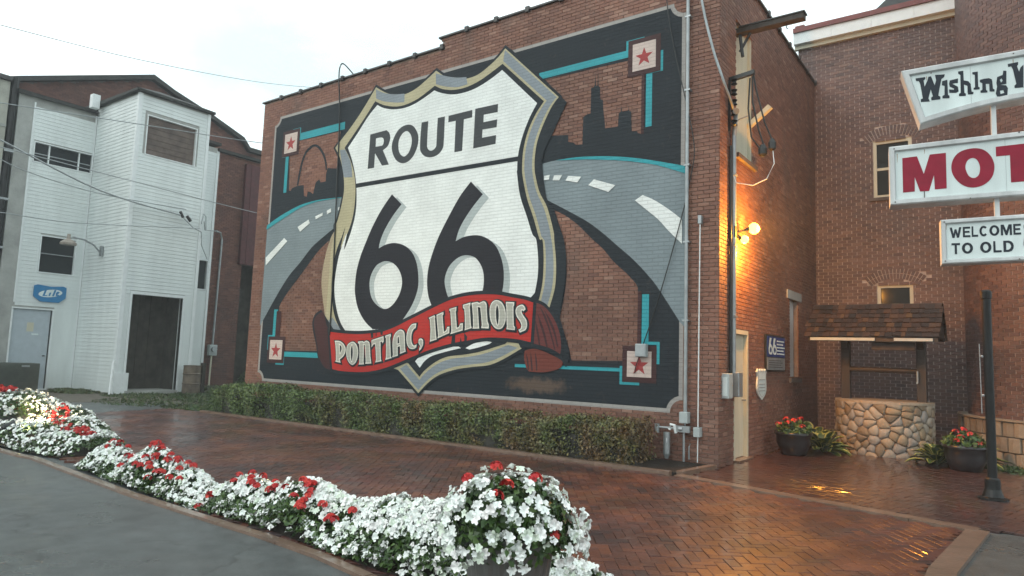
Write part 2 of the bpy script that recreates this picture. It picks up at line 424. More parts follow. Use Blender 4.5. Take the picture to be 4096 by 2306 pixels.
def brick_mesh(mat, L, H, D, tone, jl, jh):
    key = (mat.name, L, H, tone, jl, jh)
    if key not in BRICK_CACHE:
        b = MB().mat(mat); b.tone = tone
        x, z = (L-jl)/2, (H-jh)/2; c = .004
        # front face towards -Y with a small worn arris
        v = [(-x, 0, -z), (x, 0, -z), (x, 0, z), (-x, 0, z), (-x+c, -c, -z+c), (x-c, -c, -z+c), (x-c, -c, z-c), (-x+c, -c, z-c), (-x, D, -z), (x, D, -z), (x, D, z), (-x, D, z)]
        b.v = v
        for q in ((4,5,6,7),(0,1,5,4),(1,2,6,5),(2,3,7,6),(3,0,4,7),(8,9,1,0),(9,10,2,1),(10,11,3,2),(11,8,0,3)): b.face(q)
        BRICK_CACHE[key] = b.mesh('brick')
    return BRICK_CACHE[key]
CAMP = Vector((0, 0, 1.6))
def in_view(p):
    d = Vector(p)-CAMP; z = d.dot(fw)
    return z > .3 and abs(d.dot(r2)/z) < .745 and abs(d.dot(u2)/z) < .42
def brick_walls(parent, walls, mat, single=300, jl=.010, jh=.010, L=BL, H=BH, visible=None):
    """walls: (origin, u direction, outward normal, placements). The nearest whole bricks in view become
    objects of their own, the others are joined."""
    allb = []
    for o, u, nrm, pl in walls:
        o, u, nrm = Vector(o), Vector(u), Vector(nrm)
        for (a, z, ln) in pl:
            p = o+u*a+Vector((0, 0, z)); allb.append((p, u, nrm, ln, p+nrm*R.uniform(-.0015, .002)))
    cand = [i for i, b in enumerate(allb) if b[3] > L*.98 and in_view(b[0]) and (visible is None or visible(b[0]))]
    cand.sort(key=lambda i: (allb[i][0]-CAMP).length)
    one = set(cand[:single])
    for i in cand[:single]:
        p, u, nrm, ln, q = allb[i]
        M = Matrix(((u.x, -nrm.x, 0, q.x), (u.y, -nrm.y, 0, q.y), (0, 0, 1, q.z), (0, 0, 0, 1)))
        link('brick', brick_mesh(mat, L, H, .016, round(min(1, max(0, R.gauss(.5, .2)))*9)/9, jl, jh), parent, M)
    rest = [b for i, b in enumerate(allb) if i not in one]
    if rest:
        mb = MB().mat(mat)
        for p, u, nrm, ln, q in rest:
            x, z = (ln-jl)/2, (H-jh)/2; mb.tone = min(1, max(0, R.gauss(.5, .2)))
            fr = q+nrm*.004; bk = q-nrm*.016; b = len(mb.v); e = u*x
            for base in (fr, bk):
                for sx_, sz_ in ((-1, -1), (1, -1), (1, 1), (-1, 1)):
                    w = base+e*sx_; mb.v.append((w.x, w.y, w.z+z*sz_))
            for f in ((0,1,2,3),(4,5,1,0),(5,6,2,1),(6,7,3,2),(7,4,0,3)): mb.face(tuple(b+k for k in f))
        mb.build('brickwork', parent, kind='stuff')

def leaves(name, pts, nrm, size, mat, parent, spread=.7, tones=(0, 1), aspect=1.6, **tags):
    """many small folded leaves through a volume"""
    n = len(pts); pts = np.asarray(pts, float); nrm = np.asarray(nrm, float)
    d = nrm+NP.normal(0, spread, (n, 3)); d /= np.linalg.norm(d, axis=1)[:, None]+1e-9
    a = NP.normal(0, 1, (n, 3)); a -= (a*d).sum(1)[:, None]*d; a /= np.linalg.norm(a, axis=1)[:, None]+1e-9
    b = np.cross(d, a); s = size*NP.uniform(.6, 1.3, n)[:, None]
    A = a*s*aspect*.5; B = b*s*.5
    v = np.stack([pts-A, pts-B*.9+d*s*.12, pts+A, pts+B*.9+d*s*.12], 1).reshape(-1, 3)
    me = bpy.data.meshes.new(name)
    me.vertices.add(4*n); me.vertices.foreach_set('co', v.ravel())
    me.loops.add(4*n); me.loops.foreach_set('vertex_index', np.arange(4*n, dtype=np.int32))
    me.polygons.add(n); me.polygons.foreach_set('loop_start', np.arange(0, 4*n, 4, dtype=np.int32))
    try: me.polygons.foreach_set('loop_total', np.full(n, 4, dtype=np.int32))
    except Exception: pass
    me.materials.append(mat); me.update(calc_edges=True); me.validate()
    t = me.attributes.new('tone', 'FLOAT', 'FACE'); t.data.foreach_set('value', NP.uniform(tones[0], tones[1], n).astype(np.float32))
    return link(name, me, parent, **tags)
# ================================================================ GROUND
def ground_poly(name, pts, z, mat, **t):
    return sheet(name, [pts], mat, lambda x, y: (x, y, z), kind='structure', **t)
ground = MB().mat(asph).poly([(-400, -400, 0), (400, -400, 0), (400, 400, 0), (-400, 400, 0)]).build('ground', kind='structure')
verge = ground_poly('dirt_path', [(-27.2, 4), (-21.5, 6.5), (-20.4, 9.2), (-19.0, 10.6), (-18.2, 12.5), (-17.3, 14), (-17.3, 24), (-27.2, 24)], .006, dirt)

PAV = [(-17.6, 9.55), (-17.2, 7.2), (-15.2, 6.0), (-12.4, 4.35), (-11.3, 4.32), (-9.05, 4.2), (-5.6, 3.8), (-3.9, 3.66), (-2.2, 3.5), (-2.2, 1.2), (-.62, 1.2), (-.60, 6.7), (-.42, 8.5), (-3.95, 9.46), (-16.0, 9.50)]
PAV2 = [(-3.80, 9.72), (-.30, 8.80), (2.8, 8.8), (2.8, 13.4), (.5, 13.9), (-.4, 15.2), (-.9, 17.5), (-3.70, 17.5), (-3.68, 10.9)]
def inside(p, poly):
    x, y = p; c = False; j = len(poly)-1
    for i in range(len(poly)):
        xi, yi = poly[i]; xj, yj = poly[j]
        if (yi > y) != (yj > y) and x < (xj-xi)*(y-yi)/(yj-yi)+xi: c = not c
        j = i
    return c
def pavers(name, poly, ang, mat, L=.2, single=300, tilt=.010, tmid=.45):
    base = ground_poly(name, poly, .012, joint_wet)
    W = L/2; ca, sa = math.cos(ang), math.sin(ang); items = []
    x0, x1 = min(p[0] for p in poly), max(p[0] for p in poly); y0, y1 = min(p[1] for p in poly), max(p[1] for p in poly)
    rr_ = math.hypot(x1-x0, y1-y0)/2+1; cx, cy = (x0+x1)/2, (y0+y1)/2; n = int(rr_/W)+2
    # herringbone: cell (i,j) of the W grid; the pattern repeats every 4 along the diagonal
    for i in range(-n, n):
        for j in range(-n, n):
            k = (i-j) % 4
            if k == 0: u, v, h = (i+1)*W, (j+.5)*W, 0      # lies along x, covers i and i+1
            elif k == 2: u, v, h = (i+.5)*W, j*W, 1    # stands along y
            else: continue
            x, y = cx+u*ca-v*sa, cy+u*sa+v*ca
            if inside((x, y), poly): items.append((x, y, ang+(math.pi/2 if h else 0)))
    vis = [it for it in items if in_view((it[0], it[1], 0))]
    vis.sort(key=lambda it: it[0]**2+it[1]**2)
    one = set(vis[:single])
    cache = {}
    def pm(tone):
        if tone not in cache:
            b = MB().mat(mat); b.tone = tone; x, y, c, h = L/2-.0025, W/2-.0025, .003, .045
            b.v = [(-x+c, -y+c, 0), (x-c, -y+c, 0), (x-c, y-c, 0), (-x+c, y-c, 0), (-x, -y, -c*.6), (x, -y, -c*.6), (x, y, -c*.6), (-x, y, -c*.6), (-x, -y, -h), (x, -y, -h), (x, y, -h), (-x, y, -h)]
            for q in ((0,1,2,3),(4,5,1,0),(5,6,2,1),(6,7,3,2),(7,4,0,3),(8,9,5,4),(9,10,6,5),(10,11,7,6),(11,8,4,7)): b.face(q)
            cache[tone] = b.mesh('paver')
        return cache[tone]
    mb = MB().mat(mat)
    tmpl = pm(.5); tv = np.array([v.co[:] for v in tmpl.vertices]); tf = [tuple(p.vertices) for p in tmpl.polygons]
    for it in items:
        x, y, a = it
        tone = min(1, max(0, R.gauss(tmid, .17))); z = .026+R.uniform(-.002, .002); a += R.gauss(0, .012)
        tone = min(1, max(0, tone+.28*math.sin(x*2.3+1.7*math.sin(y*1.9))*math.sin(y*2.9+x))); M = Matrix.Translation((x, y, z)) @ Matrix.Rotation(a, 4, 'Z') @ Matrix.Rotation(R.gauss(0, tilt), 4, 'X') @ Matrix.Rotation(R.gauss(0, tilt*.6), 4, 'Y')
        if it in one: link('paver', pm(round(tone*9)/9), base, M)
        else:
            A = np.array(M); vv = tv @ A[:3, :3].T+A[:3, 3]; b = len(mb.v); mb.v += [tuple(q) for q in vv]; mb.tone = tone
            for q in tf: mb.face(tuple(b+k for k in q))
    mb.build('paving', base, kind='stuff')
pavers('brick_plaza', PAV, math.radians(35), paver_mat)
pavers('rear_brick_plaza', PAV2, math.radians(-14), paver_back, single=200, tilt=.004, tmid=.4)

def strip(name, pts, w, z, h, mat, parent=None, **t):
    """a flat band following points, width w, from z-? to z"""
    P = [Vector((x, y)) for x, y in pts]; L_, R_ = [], []
    for i, p in enumerate(P):
        d = (P[min(i+1, len(P)-1)]-P[max(i-1, 0)]).normalized(); nn = Vector((-d.y, d.x))
        L_.append(p+nn*w/2); R_.append(p-nn*w/2)
    b = MB().mat(mat)
    for i in range(len(P)-1):
        q = [R_[i], R_[i+1], L_[i+1], L_[i]]
        b.prism([(v.x, v.y) for v in q], z-h, z)
    return b.build(name, parent, **t)
def band_stones(name, pts, w, z, L, h=.05):
    """a soldier band of separate concrete pieces"""
    base = bpy.data.objects.new(name, None); C.objects.link(base); base['kind'] = 'structure'
    for (a, c) in zip(pts[:-1], pts[1:]):
        a, c = Vector(a), Vector(c); d = c-a; n = max(1, round(d.length/L)); u = d.normalized(); v = Vector((-u.y, u.x))
        for k in range(n):
            s, e = a+u*(d.length*k/n+.003), a+u*(d.length*(k+1)/n-.003)
            zz = z+R.uniform(-.002, .002)
            b = MB().mat(conc_band).prism([tuple(s-v*w/2), tuple(e-v*w/2), tuple(e+v*w/2), tuple(s+v*w/2)], zz-h, zz)
            b.build('band_stone', base)
    return base
band_stones('concrete_band_path', [(-3.92, 9.59), (-.33, 8.66), (-.50, 6.7), (-.50, 1.0)], .20, .034, .6)
band_stones('bed_kerb', [(-16.3, 9.56), (-4.02, 9.56)], .11, .07, 1.2, .1)
band_stones('bed_kerb', [(-3.93, 9.66), (-3.80, 10.72)], .11, .07, .55, .1)
band_stones('concrete_edging', [(-13.6, 4.22), (-12.2, 3.98), (-11.3, 3.98), (-11.0, 4.03), (-9.95, 3.95), (-7.7, 3.79), (-5.9, 3.74), (-5.3, 3.735), (-4.46, 3.68), (-3.77, 3.57), (-2.95, 3.42)], .09, .028, 1.0)
MB().mat(soil).prism([(-16.3, 9.62), (-3.98, 9.62), (-3.86, 10.72), (-3.86, 10.80), (-16.3, 10.80)], .0, .05).build('hedge_soil', kind='structure')

# ================================================================ MURAL BUILDING
XW, YW, XL = -3.771, 10.847, -16.53
TOP1, TOP2, XSTEP, YB = 8.37, 8.60, -10.0, 17.70
bld = thing('brick_building', 'tall red brick building carrying the shield mural, lamp and cream side door', 'building', (XL, YW, 0))

rects_side = [(.74, 1.50, 0, 2.22), (.84, 1.80, 5.28, 7.75), (4.36, 5.06, 1.40, 3.06)]
m = MB().mat(mortar_l)
# mural wall core, in two heights, and the side wall core with its openings left out
m.box(XL, XSTEP, YW+.012, YW+.35, 0, TOP1); m.box(XSTEP, XW-.012, YW+.012, YW+.35, 0, TOP2)
def wall_cells(mb, const, y0, y1, z1, rects, thick):
    ys = sorted({y0, y1, *[YW+r[0] for r in rects], *[YW+r[1] for r in rects]}); zs = sorted({0, z1, *[r[2] for r in rects], *[r[3] for r in rects]})
    for a, b in zip(ys[:-1], ys[1:]):
        for c, d in zip(zs[:-1], zs[1:]):
            yc, zc = (a+b)/2-YW, (c+d)/2
            if any(r[0] < yc < r[1] and r[2] < zc < r[3] for r in rects): continue
            mb.box(const-thick, const, a, b, c, d)
wall_cells(m, XW-.012, YW+.35, YB, TOP2+.05, rects_side, .35)
under(m.build('wall'), bld)
under(MB().mat(roof_d).box(XL+.02, XW-.4, YW+.35, YB, 7.9, 8.0).build('roof'), bld)
under(MB().mat(mortar_d).box(XL, XL+.3, YW+.35, YB, 0, TOP1-.1).build('wall'), bld)
pl_front = lay(XW-XL, 0, TOP2, top=lambda u: TOP1 if u+XL < XSTEP else TOP2)
pl_side = lay(YB-YW, 0, TOP2+.05, rects_side, phase=.1016)
covered = lambda p: not (p.y < YW+.02 and -16.0 < p.x < -4.35 and .8 < p.z < 7.85)
brick_walls(bld, [((XL, YW, 0), (1, 0, 0), (0, -1, 0), pl_front), ((XW, YW, 0), (0, 1, 0), (1, 0, 0), pl_side)], brick_red, visible=covered)

# parapet coping in lengths, with the clips that stand up along it
def coping(x0, x1, y0, y1, z, n, axis):
    for k in range(n):
        t0, t1 = k/n, (k+1)/n
        if axis == 'x': b = MB().mat(coping_m).box(x0+(x1-x0)*t0, x0+(x1-x0)*t1-.006, y0, y1, z, z+.035)
        else: b = MB().mat(coping_m).box(x0, x1, y0+(y1-y0)*t0, y0+(y1-y0)*t1-.006, z, z+.035)
        o = under(b.build('coping'), bld)
        if axis == 'x': xx, yy = x0+(x1-x0)*t1, (y0+.02); c = MB().mat(coping_m).box(xx-.045, xx+.045, yy-.035, yy+.2, z-.035, z+.075)
        else: xx, yy = x1-.02, y0+(y1-y0)*t1; c = MB().mat(coping_m).box(xx-.2, xx+.035, yy-.045, yy+.045, z-.035, z+.075)
        under(c.build('coping_clip'), bld)
coping(XL-.05, XSTEP+.02, YW-.05, YW+.33, TOP1, 8, 'x')
coping(XSTEP-.08, XW+.05, YW-.05, YW+.33, TOP2, 8, 'x')
coping(XW-.33, XW+.05, YW+.34, YB, TOP2+.05, 8, 'y')

# side wall: door, two boarded windows
def on_side(name, y0, y1, z0, z1, d0, d1, mat, bev=0, parent=None):
    o = MB().mat(mat).box(XW+d0, XW+d1, YW+y0, YW+y1, z0, z1).build(name)
    under(o, bld)
    if bev: bevel(o, bev)
    return o
dr = on_side('door', .80, 1.44, .06, 2.15, -.10, -.06, creamp)
for q in ((.74, .80, 0, 2.22), (1.44, 1.50, 0, 2.22)): on_side('door_frame', *q, -.14, .01, creamp)
on_side('door_frame', .80, 1.44, 2.15, 2.22, -.14, .01, creamp)
on_side('threshold', .72, 1.52, 0, .05, -.14, .10, conc_band)
MB().mat(greym).tube([(XW-.06, YW+1.36, 1.02), (XW-.0, YW+1.36, 1.02), (XW-.0, YW+1.30, 1.02)], .016).build('door_handle', dr)
on_side('boarded_window', .84, 1.80, 5.28, 7.75, -.12, -.08, creamp)
for q in ((.84, .90, 5.34, 7.75), (1.74, 1.80, 5.34, 7.75)): on_side('window_frame', *q, -.08, -.03, creamp)
on_side('sill', .78, 1.88, 5.20, 5.28, -.12, .07, mortar_d)
on_side('boarded_window', 4.36, 5.06, 1.40, 3.06, -.14, -.10, trimw)
on_side('lintel', 4.12, 5.30, 3.06, 3.24, -.10, .025, concrete_g)
on_side('sill', 4.26, 5.16, 1.30, 1.40, -.12, .05, mortar_d)
# leaning cream slat above the wires
under(MB().mat(creamp).obox((XW-.02, 12.55, 6.02), (.36, .10, .34), (0, .10, 0), (-.06, 0, .065)).build('slat'), bld)
# roof-top beam sticking out of the side wall
beam = thing('wooden_beam', 'dark beam jutting out high on the side wall above the cream boarded window', 'beam', (XW, 11.9, 7.5))
under(bevel(MB().mat(wood_d).box(XW-.1, XW+1.1, 11.82, 11.99, 7.52, 7.62).build('beam'), .008), beam)
under(MB().mat(darkm).box(XW, XW+1.12, 11.80, 12.01, 7.62, 7.64).build('cap'), beam)
under(MB().mat(darkm).tube([(XW, 11.9, 7.2), (XW+.18, 11.9, 7.5)], .025).tube([(XW+.0, 11.9, 7.52), (XW+.05, 11.9, 7.1)], .03).build('bracket'), beam)
under(MB().mat(darkm).tube([(XW+.8, 11.9, 7.52), (XW+.8, 11.9, 7.44), (XW+.83, 11.9, 7.42)], .008).build('hook'), beam)

# ================================================================ MURAL
MURAL_HOLES = [
'-14.961,7.058! -14.868,7.055! -13.251,7.034! -13.3,6.655! -13.394,6.578! -13.307,6.361! -13.317,6.102! -13.368,6.109! -13.66,6.16! -13.716,6.03! -13.714,5.824! -13.903,5.825! -13.964,5.913! -14.097,5.849! -14.137,5.715! -14.174,5.558! -14.287,5.628! -14.397,5.653! -14.419,5.515! -14.538,5.552! -14.578,5.838! -14.78,5.851! -14.853,5.848! -15.054,5.812! -15.103,5.747! -15.173,5.767! -15.252,6.716! -15.261,6.795! -14.952,6.797!',
'-7.24,7.061! -5.369,7.022! -5.347,6.808! -5.173,6.769! -5.164,5.606! -5.191,5.627! -5.236,5.643! -5.245,5.679! -5.354,5.697! -5.37,6.06! -5.412,6.085! -5.418,6.207! -5.429,6.088! -5.555,6.095! -5.566,6.219! -5.579,6.091! -5.619,6.072! -5.629,5.831! -5.889,5.841! -5.906,6.02! -5.935,6.201! -5.943,6.38! -5.998,6.418! -6.013,6.644! -6.045,6.677! -6.058,6.958! -6.067,6.691! -6.099,6.688! -6.112,6.934! -6.128,6.704! -6.147,6.672! -6.201,6.674! -6.202,6.18! -6.277,6.176! -6.356,6.137! -6.361,5.609! -6.503,5.631! -6.555,5.676! -6.668,5.712! -6.676,5.849! -7.05,5.893! -6.732,6.481! -6.928,6.705!',
'-13.454,4.314! -13.819,4.084 -14.184,3.762 -14.513,3.46 -14.893,3.125 -15.147,2.868 -15.25,2.723! -15.125,1.601! -13.245,1.627! -13.261,2.471! -13.428,3.583!',
'-6.935,4.422! -6.679,4.288 -6.406,4.087 -6.138,3.835 -5.878,3.608 -5.666,3.371 -5.419,3.157 -5.218,2.949 -5.187,2.853! -5.17,1.839! -5.382,1.808! -5.393,1.621! -6.48,1.602! -6.536,1.812 -6.644,2.094 -6.753,2.381! -6.68,2.725 -6.632,3.128 -6.666,3.566 -6.752,3.954!',
]
MURAL = [
('road','road',1,'-16.007,4.862! -15.594,5.019 -15.115,5.165 -14.611,5.28 -14.048,5.348 -13.466,5.353 -12.957,5.342! -13.064,5.096! -13.024,4.645! -13.291,4.611! -13.677,4.416 -14.093,4.188 -14.507,3.837 -14.934,3.507 -15.359,3.05 -15.786,2.523 -16.025,2.224!',[],0,'road'),
('road_edge','cyan',2,'-16.013,4.911! -15.6,5.068 -15.121,5.213 -14.616,5.327 -14.051,5.376 -13.468,5.369 -12.971,5.35! -12.97,5.341! -13.466,5.346 -14.047,5.336 -14.609,5.256 -15.109,5.105 -15.586,4.946 -16.027,4.791!',[],0,'road'),
('road_dash','white',3,'-13.162,5.108! -13.055,5.129! -13.057,5.031! -13.165,5.038!',[],0,'road'),
('road_dash','white',3,'-13.582,5.072! -13.427,5.113! -13.419,5.018! -13.566,4.979!',[],0,'road'),
('road_dash','white',3,'-14.018,4.967! -13.735,5.035! -13.735,4.963! -13.986,4.893!',[],0,'road'),
('road_dash','white',3,'-14.695,4.756! -14.269,4.91! -14.213,4.813! -14.58,4.625!',[],0,'road'),
('road_dash','white',3,'-15.963,4.038! -15.223,4.509! -15.079,4.418! -15.939,3.829!',[],0,'road'),
('road','road',1,'-7.274,5.369! -7.226,5.368! -6.944,5.389 -6.486,5.373 -6.046,5.328 -5.623,5.261 -5.217,5.169 -4.825,5.058 -4.327,4.906! -4.328,2.198! -4.417,2.288! -4.796,2.846 -4.989,3.084 -5.285,3.387 -5.59,3.645 -5.906,3.912 -6.232,4.149 -6.683,4.407 -7.094,4.629! -7.255,4.83!',[],0,'roadr'),
('road_edge','cyan',2,'-6.944,5.389! -6.486,5.383 -6.046,5.338 -5.623,5.27 -5.217,5.179 -4.825,5.067 -4.327,4.915! -4.325,4.782! -4.824,4.993 -5.116,5.08 -5.417,5.157 -5.726,5.22 -6.263,5.311!',[],0,'roadr'),
('road_dash','white',3,'-7.182,5.116! -7.057,5.121! -7.072,5.031! -7.186,5.035!',[],0,'roadr'),
('road_dash','white',3,'-6.958,5.097! -6.777,5.084! -6.838,4.986! -6.989,5.005!',[],0,'roadr'),
('road_dash','white',3,'-6.646,5.047! -6.36,4.996! -6.439,4.896! -6.7,4.964!',[],0,'roadr'),
('road_dash','white',3,'-6.09,4.911! -5.65,4.747! -5.787,4.64! -6.206,4.815!',[],0,'roadr'),
('road_dash','white',3,'-5.117,4.507! -4.893,4.391 -4.626,4.201 -4.422,4.031 -4.394,3.984! -4.391,3.598! -4.622,3.827 -4.812,4.04 -5.045,4.243 -5.263,4.428!',[],0,'roadr'),
('arch','black',1,'-14.862,5.861! -14.813,6.175 -14.734,6.473 -14.612,6.705 -14.425,6.83 -14.239,6.86 -14.029,6.768 -13.822,6.54 -13.718,6.305 -13.687,6.118! -13.742,6.125! -13.787,6.315 -13.897,6.528 -14.069,6.716 -14.226,6.799 -14.386,6.765 -14.549,6.66 -14.665,6.44 -14.731,6.164 -14.795,5.853!',[],0,'sky'),
('border_line','cyan',1,'-14.87,7.255! -13.108,7.255! -13.108,7.066! -14.87,7.066!',[],0,'line'),
('border_line','cyan',1,'-14.903,7.399! -14.834,7.399! -14.834,7.23! -14.903,7.23!',[],0,'line'),
('border_line','cyan',1,'-15.167,7.412! -14.855,7.412! -14.855,7.364! -15.167,7.364!',[],0,'line'),
('border_line','cyan',1,'-15.408,6.744! -15.282,6.744! -15.282,5.727! -15.408,5.727!',[],0,'line'),
('border_line','cyan',1,'-15.561,7.056! -15.5,7.056! -15.5,6.709! -15.561,6.709!',[],0,'line'),
('border_line','cyan',1,'-15.574,6.752! -15.387,6.752! -15.387,6.692! -15.574,6.692!',[],0,'line'),
('border_line','cyan',1,'-7.377,7.219! -5.442,7.219! -5.442,7.086! -7.377,7.086!',[],0,'line'),
('border_line','cyan',1,'-5.487,7.393! -5.44,7.393! -5.44,7.179! -5.487,7.179!',[],0,'line'),
('border_line','cyan',1,'-5.487,7.397! -5.129,7.397! -5.129,7.359! -5.487,7.359!',[],0,'line'),
('border_line','cyan',1,'-5.087,6.732! -4.971,6.732! -4.971,5.725! -5.087,5.725!',[],0,'line'),
('border_line','cyan',1,'-5.087,6.748! -4.77,6.748! -4.77,6.687! -5.087,6.687!',[],0,'line'),
('border_line','cyan',1,'-4.82,7.063! -4.77,7.063! -4.77,6.687! -4.82,6.687!',[],0,'line'),
('border_line','cyan',1,'-5.101,2.77! -4.973,2.77! -4.973,1.908! -5.101,1.908!',[],0,'line'),
('border_line','cyan',1,'-4.974,1.961! -4.774,1.961! -4.774,1.911! -4.974,1.911!',[],0,'line'),
('border_line','cyan',1,'-4.825,1.95! -4.77,1.95! -4.77,1.588! -4.825,1.588!',[],0,'line'),
('border_line','cyan',1,'-7.734,1.499! -5.449,1.499! -5.449,1.438! -7.734,1.438!',[],0,'line'),
('border_line','cyan',1,'-5.502,1.537! -5.445,1.537! -5.445,1.22! -5.502,1.22!',[],0,'line'),
('border_line','cyan',1,'-5.496,1.266! -5.13,1.266! -5.13,1.218! -5.496,1.218!',[],0,'line'),
('border_line','cyan',1,'-15.444,2.652! -15.277,2.652! -15.277,1.976! -15.444,1.976!',[],0,'line'),
('border_line','cyan',1,'-15.629,1.973! -15.543,1.973! -15.543,1.607! -15.629,1.607!',[],0,'line'),
('border_line','cyan',1,'-15.626,1.988! -15.306,1.988! -15.306,1.944! -15.626,1.944!',[],0,'line'),
('border_line','cyan',1,'-14.935,1.576! -13.48,1.576! -13.48,1.453! -14.935,1.453!',[],0,'line'),
('border_line','cyan',1,'-14.98,1.475! -14.89,1.475! -14.89,1.248! -14.98,1.248!',[],0,'line'),
('border_line','cyan',1,'-15.235,1.309! -14.898,1.309! -14.898,1.242! -15.235,1.242!',[],0,'line'),
('border_shade','maroon',1,'-5.173,6.76! -5.116,6.76! -5.116,5.606! -5.173,5.606!',[],0,'line'),
('border_shade','maroon',1,'-5.18,2.826! -5.112,2.826! -5.112,1.84! -5.18,1.84!',[],0,'line'),
('border_shade','maroon',1,'-6.48,1.588! -5.378,1.588! -5.378,1.59! -6.48,1.59!',[],0,'line'),
('border_shade','maroon',1,'-15.328,2.607! -15.132,2.607! -15.132,1.615! -15.328,1.615!',[],0,'line'),
('star_shade','maroon',2,'-15.567,7.398! -14.861,7.398! -14.861,6.697! -15.567,6.697!',[],0,'star'),
('star_panel','cream',3,'-15.477,7.308! -14.951,7.308! -14.951,6.787! -15.477,6.787!',[],0,'star'),
('star','starred',4,'-15.214,7.238! -15.263,7.096! -15.414,7.093! -15.294,7.001! -15.338,6.857! -15.214,6.943! -15.09,6.857! -15.134,7.001! -15.014,7.093! -15.165,7.096!',[],0,'star'),
('star_shade','maroon',2,'-5.442,7.382! -4.815,7.382! -4.815,6.695! -5.442,6.695!',[],0,'star'),
('star_panel','cream',3,'-5.352,7.292! -4.905,7.292! -4.905,6.785! -5.352,6.785!',[],0,'star'),
('star','starred',4,'-5.129,7.197! -5.171,7.076! -5.299,7.074! -5.197,6.996! -5.234,6.874! -5.129,6.947! -5.023,6.874! -5.06,6.996! -4.958,7.074! -5.086,7.076!',[],0,'star'),
('star_shade','maroon',2,'-5.451,1.885! -4.819,1.885! -4.819,1.265! -5.451,1.265!',[],0,'star'),
('star_panel','cream',3,'-5.361,1.795! -4.909,1.795! -4.909,1.355! -5.361,1.355!',[],0,'star'),
('star','starred',4,'-5.135,1.736! -5.178,1.614! -5.307,1.611! -5.204,1.533! -5.241,1.409! -5.135,1.483! -5.029,1.409! -5.066,1.533! -4.963,1.611! -5.092,1.614!',[],0,'star'),
('star_shade','maroon',2,'-15.599,1.953! -14.902,1.953! -14.902,1.281! -15.599,1.281!',[],0,'star'),
('star_panel','cream',3,'-15.509,1.863! -14.992,1.863! -14.992,1.371! -15.509,1.371!',[],0,'star'),
('star','starred',4,'-15.25,1.804! -15.299,1.664! -15.447,1.661! -15.329,1.571! -15.372,1.43! -15.25,1.514! -15.129,1.43! -15.172,1.571! -15.054,1.661! -15.202,1.664!',[],0,'star'),
('shield_outline','black',4,'-12.045,7.903! -11.705,7.7 -11.363,7.574 -11.036,7.534 -10.701,7.604 -10.378,7.752 -10.13,7.884! -9.868,7.695 -9.594,7.575 -9.242,7.506 -8.904,7.534 -8.581,7.681 -8.385,7.803 -8.231,7.933! -6.899,6.63! -7.056,6.462 -7.242,6.134 -7.364,5.831 -7.409,5.553 -7.411,5.306 -7.379,5.128 -7.277,4.808 -7.088,4.484 -6.933,4.02 -6.91,3.844 -6.854,3.398 -6.863,2.959 -6.971,2.583! -7.215,2.088 -7.596,1.788! -8.03,1.569 -8.368,1.452 -8.839,1.396 -9.245,1.328 -9.662,1.201 -9.956,1.026 -10.209,0.802! -10.84,1.269! -12.154,1.521! -13.182,2.086! -13.311,2.335 -13.363,2.527 -13.344,3.134 -13.335,3.718 -13.311,4.135 -13.22,4.521 -13.237,4.672 -13.146,4.793 -13.016,5.24 -12.979,5.581 -13.053,5.976 -13.2,6.347 -13.398,6.632! -13.264,6.749 -12.892,7.04 -12.506,7.398',[],0.055,'shield'),
('shield_shadow','black',5,'-8.091,7.892! -6.714,6.49! -6.855,6.235 -7.016,5.926 -7.181,5.651 -7.228,5.432 -7.222,5.234 -7.191,5.026 -7.094,4.629 -6.948,4.453 -6.81,4.103 -6.712,3.878 -6.647,3.581 -6.626,3.289 -6.639,3.128 -6.697,2.726 -6.743,2.381! -6.634,2.094 -6.553,1.84 -6.515,1.672 -6.575,1.473! -6.991,1.832! -7.792,3.176! -8.37,4.145! -8.399,4.785! -7.899,6.702! -8.172,7.558!',[],0,'shield'),
('shield_side','side',5,'-13.241,4.523! -13.365,4.364 -13.502,4.007 -13.583,3.646 -13.607,3.311 -13.558,3.029 -13.463,2.694 -13.359,2.307! -13.06,2.307! -13.009,3.563!',[],0,'shield'),
('shield_border','tan',6,'-12.045,7.903! -11.705,7.7 -11.363,7.574 -11.036,7.534 -10.701,7.604 -10.378,7.752 -10.13,7.884! -9.868,7.695 -9.594,7.575 -9.242,7.506 -8.904,7.534 -8.581,7.681 -8.385,7.803 -8.231,7.933! -6.899,6.63! -7.056,6.462 -7.242,6.134 -7.364,5.831 -7.409,5.553 -7.411,5.306 -7.379,5.128 -7.277,4.808 -7.088,4.484 -6.933,4.02 -6.91,3.844 -6.854,3.398 -6.863,2.959 -6.971,2.583! -7.215,2.088 -7.596,1.788! -8.03,1.569 -8.368,1.452 -8.839,1.396 -9.245,1.328 -9.662,1.201 -9.956,1.026 -10.209,0.802! -10.84,1.269! -12.154,1.521! -13.182,2.086! -13.311,2.335 -13.363,2.527 -13.344,3.134 -13.335,3.718 -13.311,4.135 -13.22,4.521 -13.237,4.672 -13.146,4.793 -13.016,5.24 -12.979,5.581 -13.053,5.976 -13.2,6.347 -13.398,6.632! -13.264,6.749 -12.892,7.04 -12.506,7.398',[],0,'shield'),
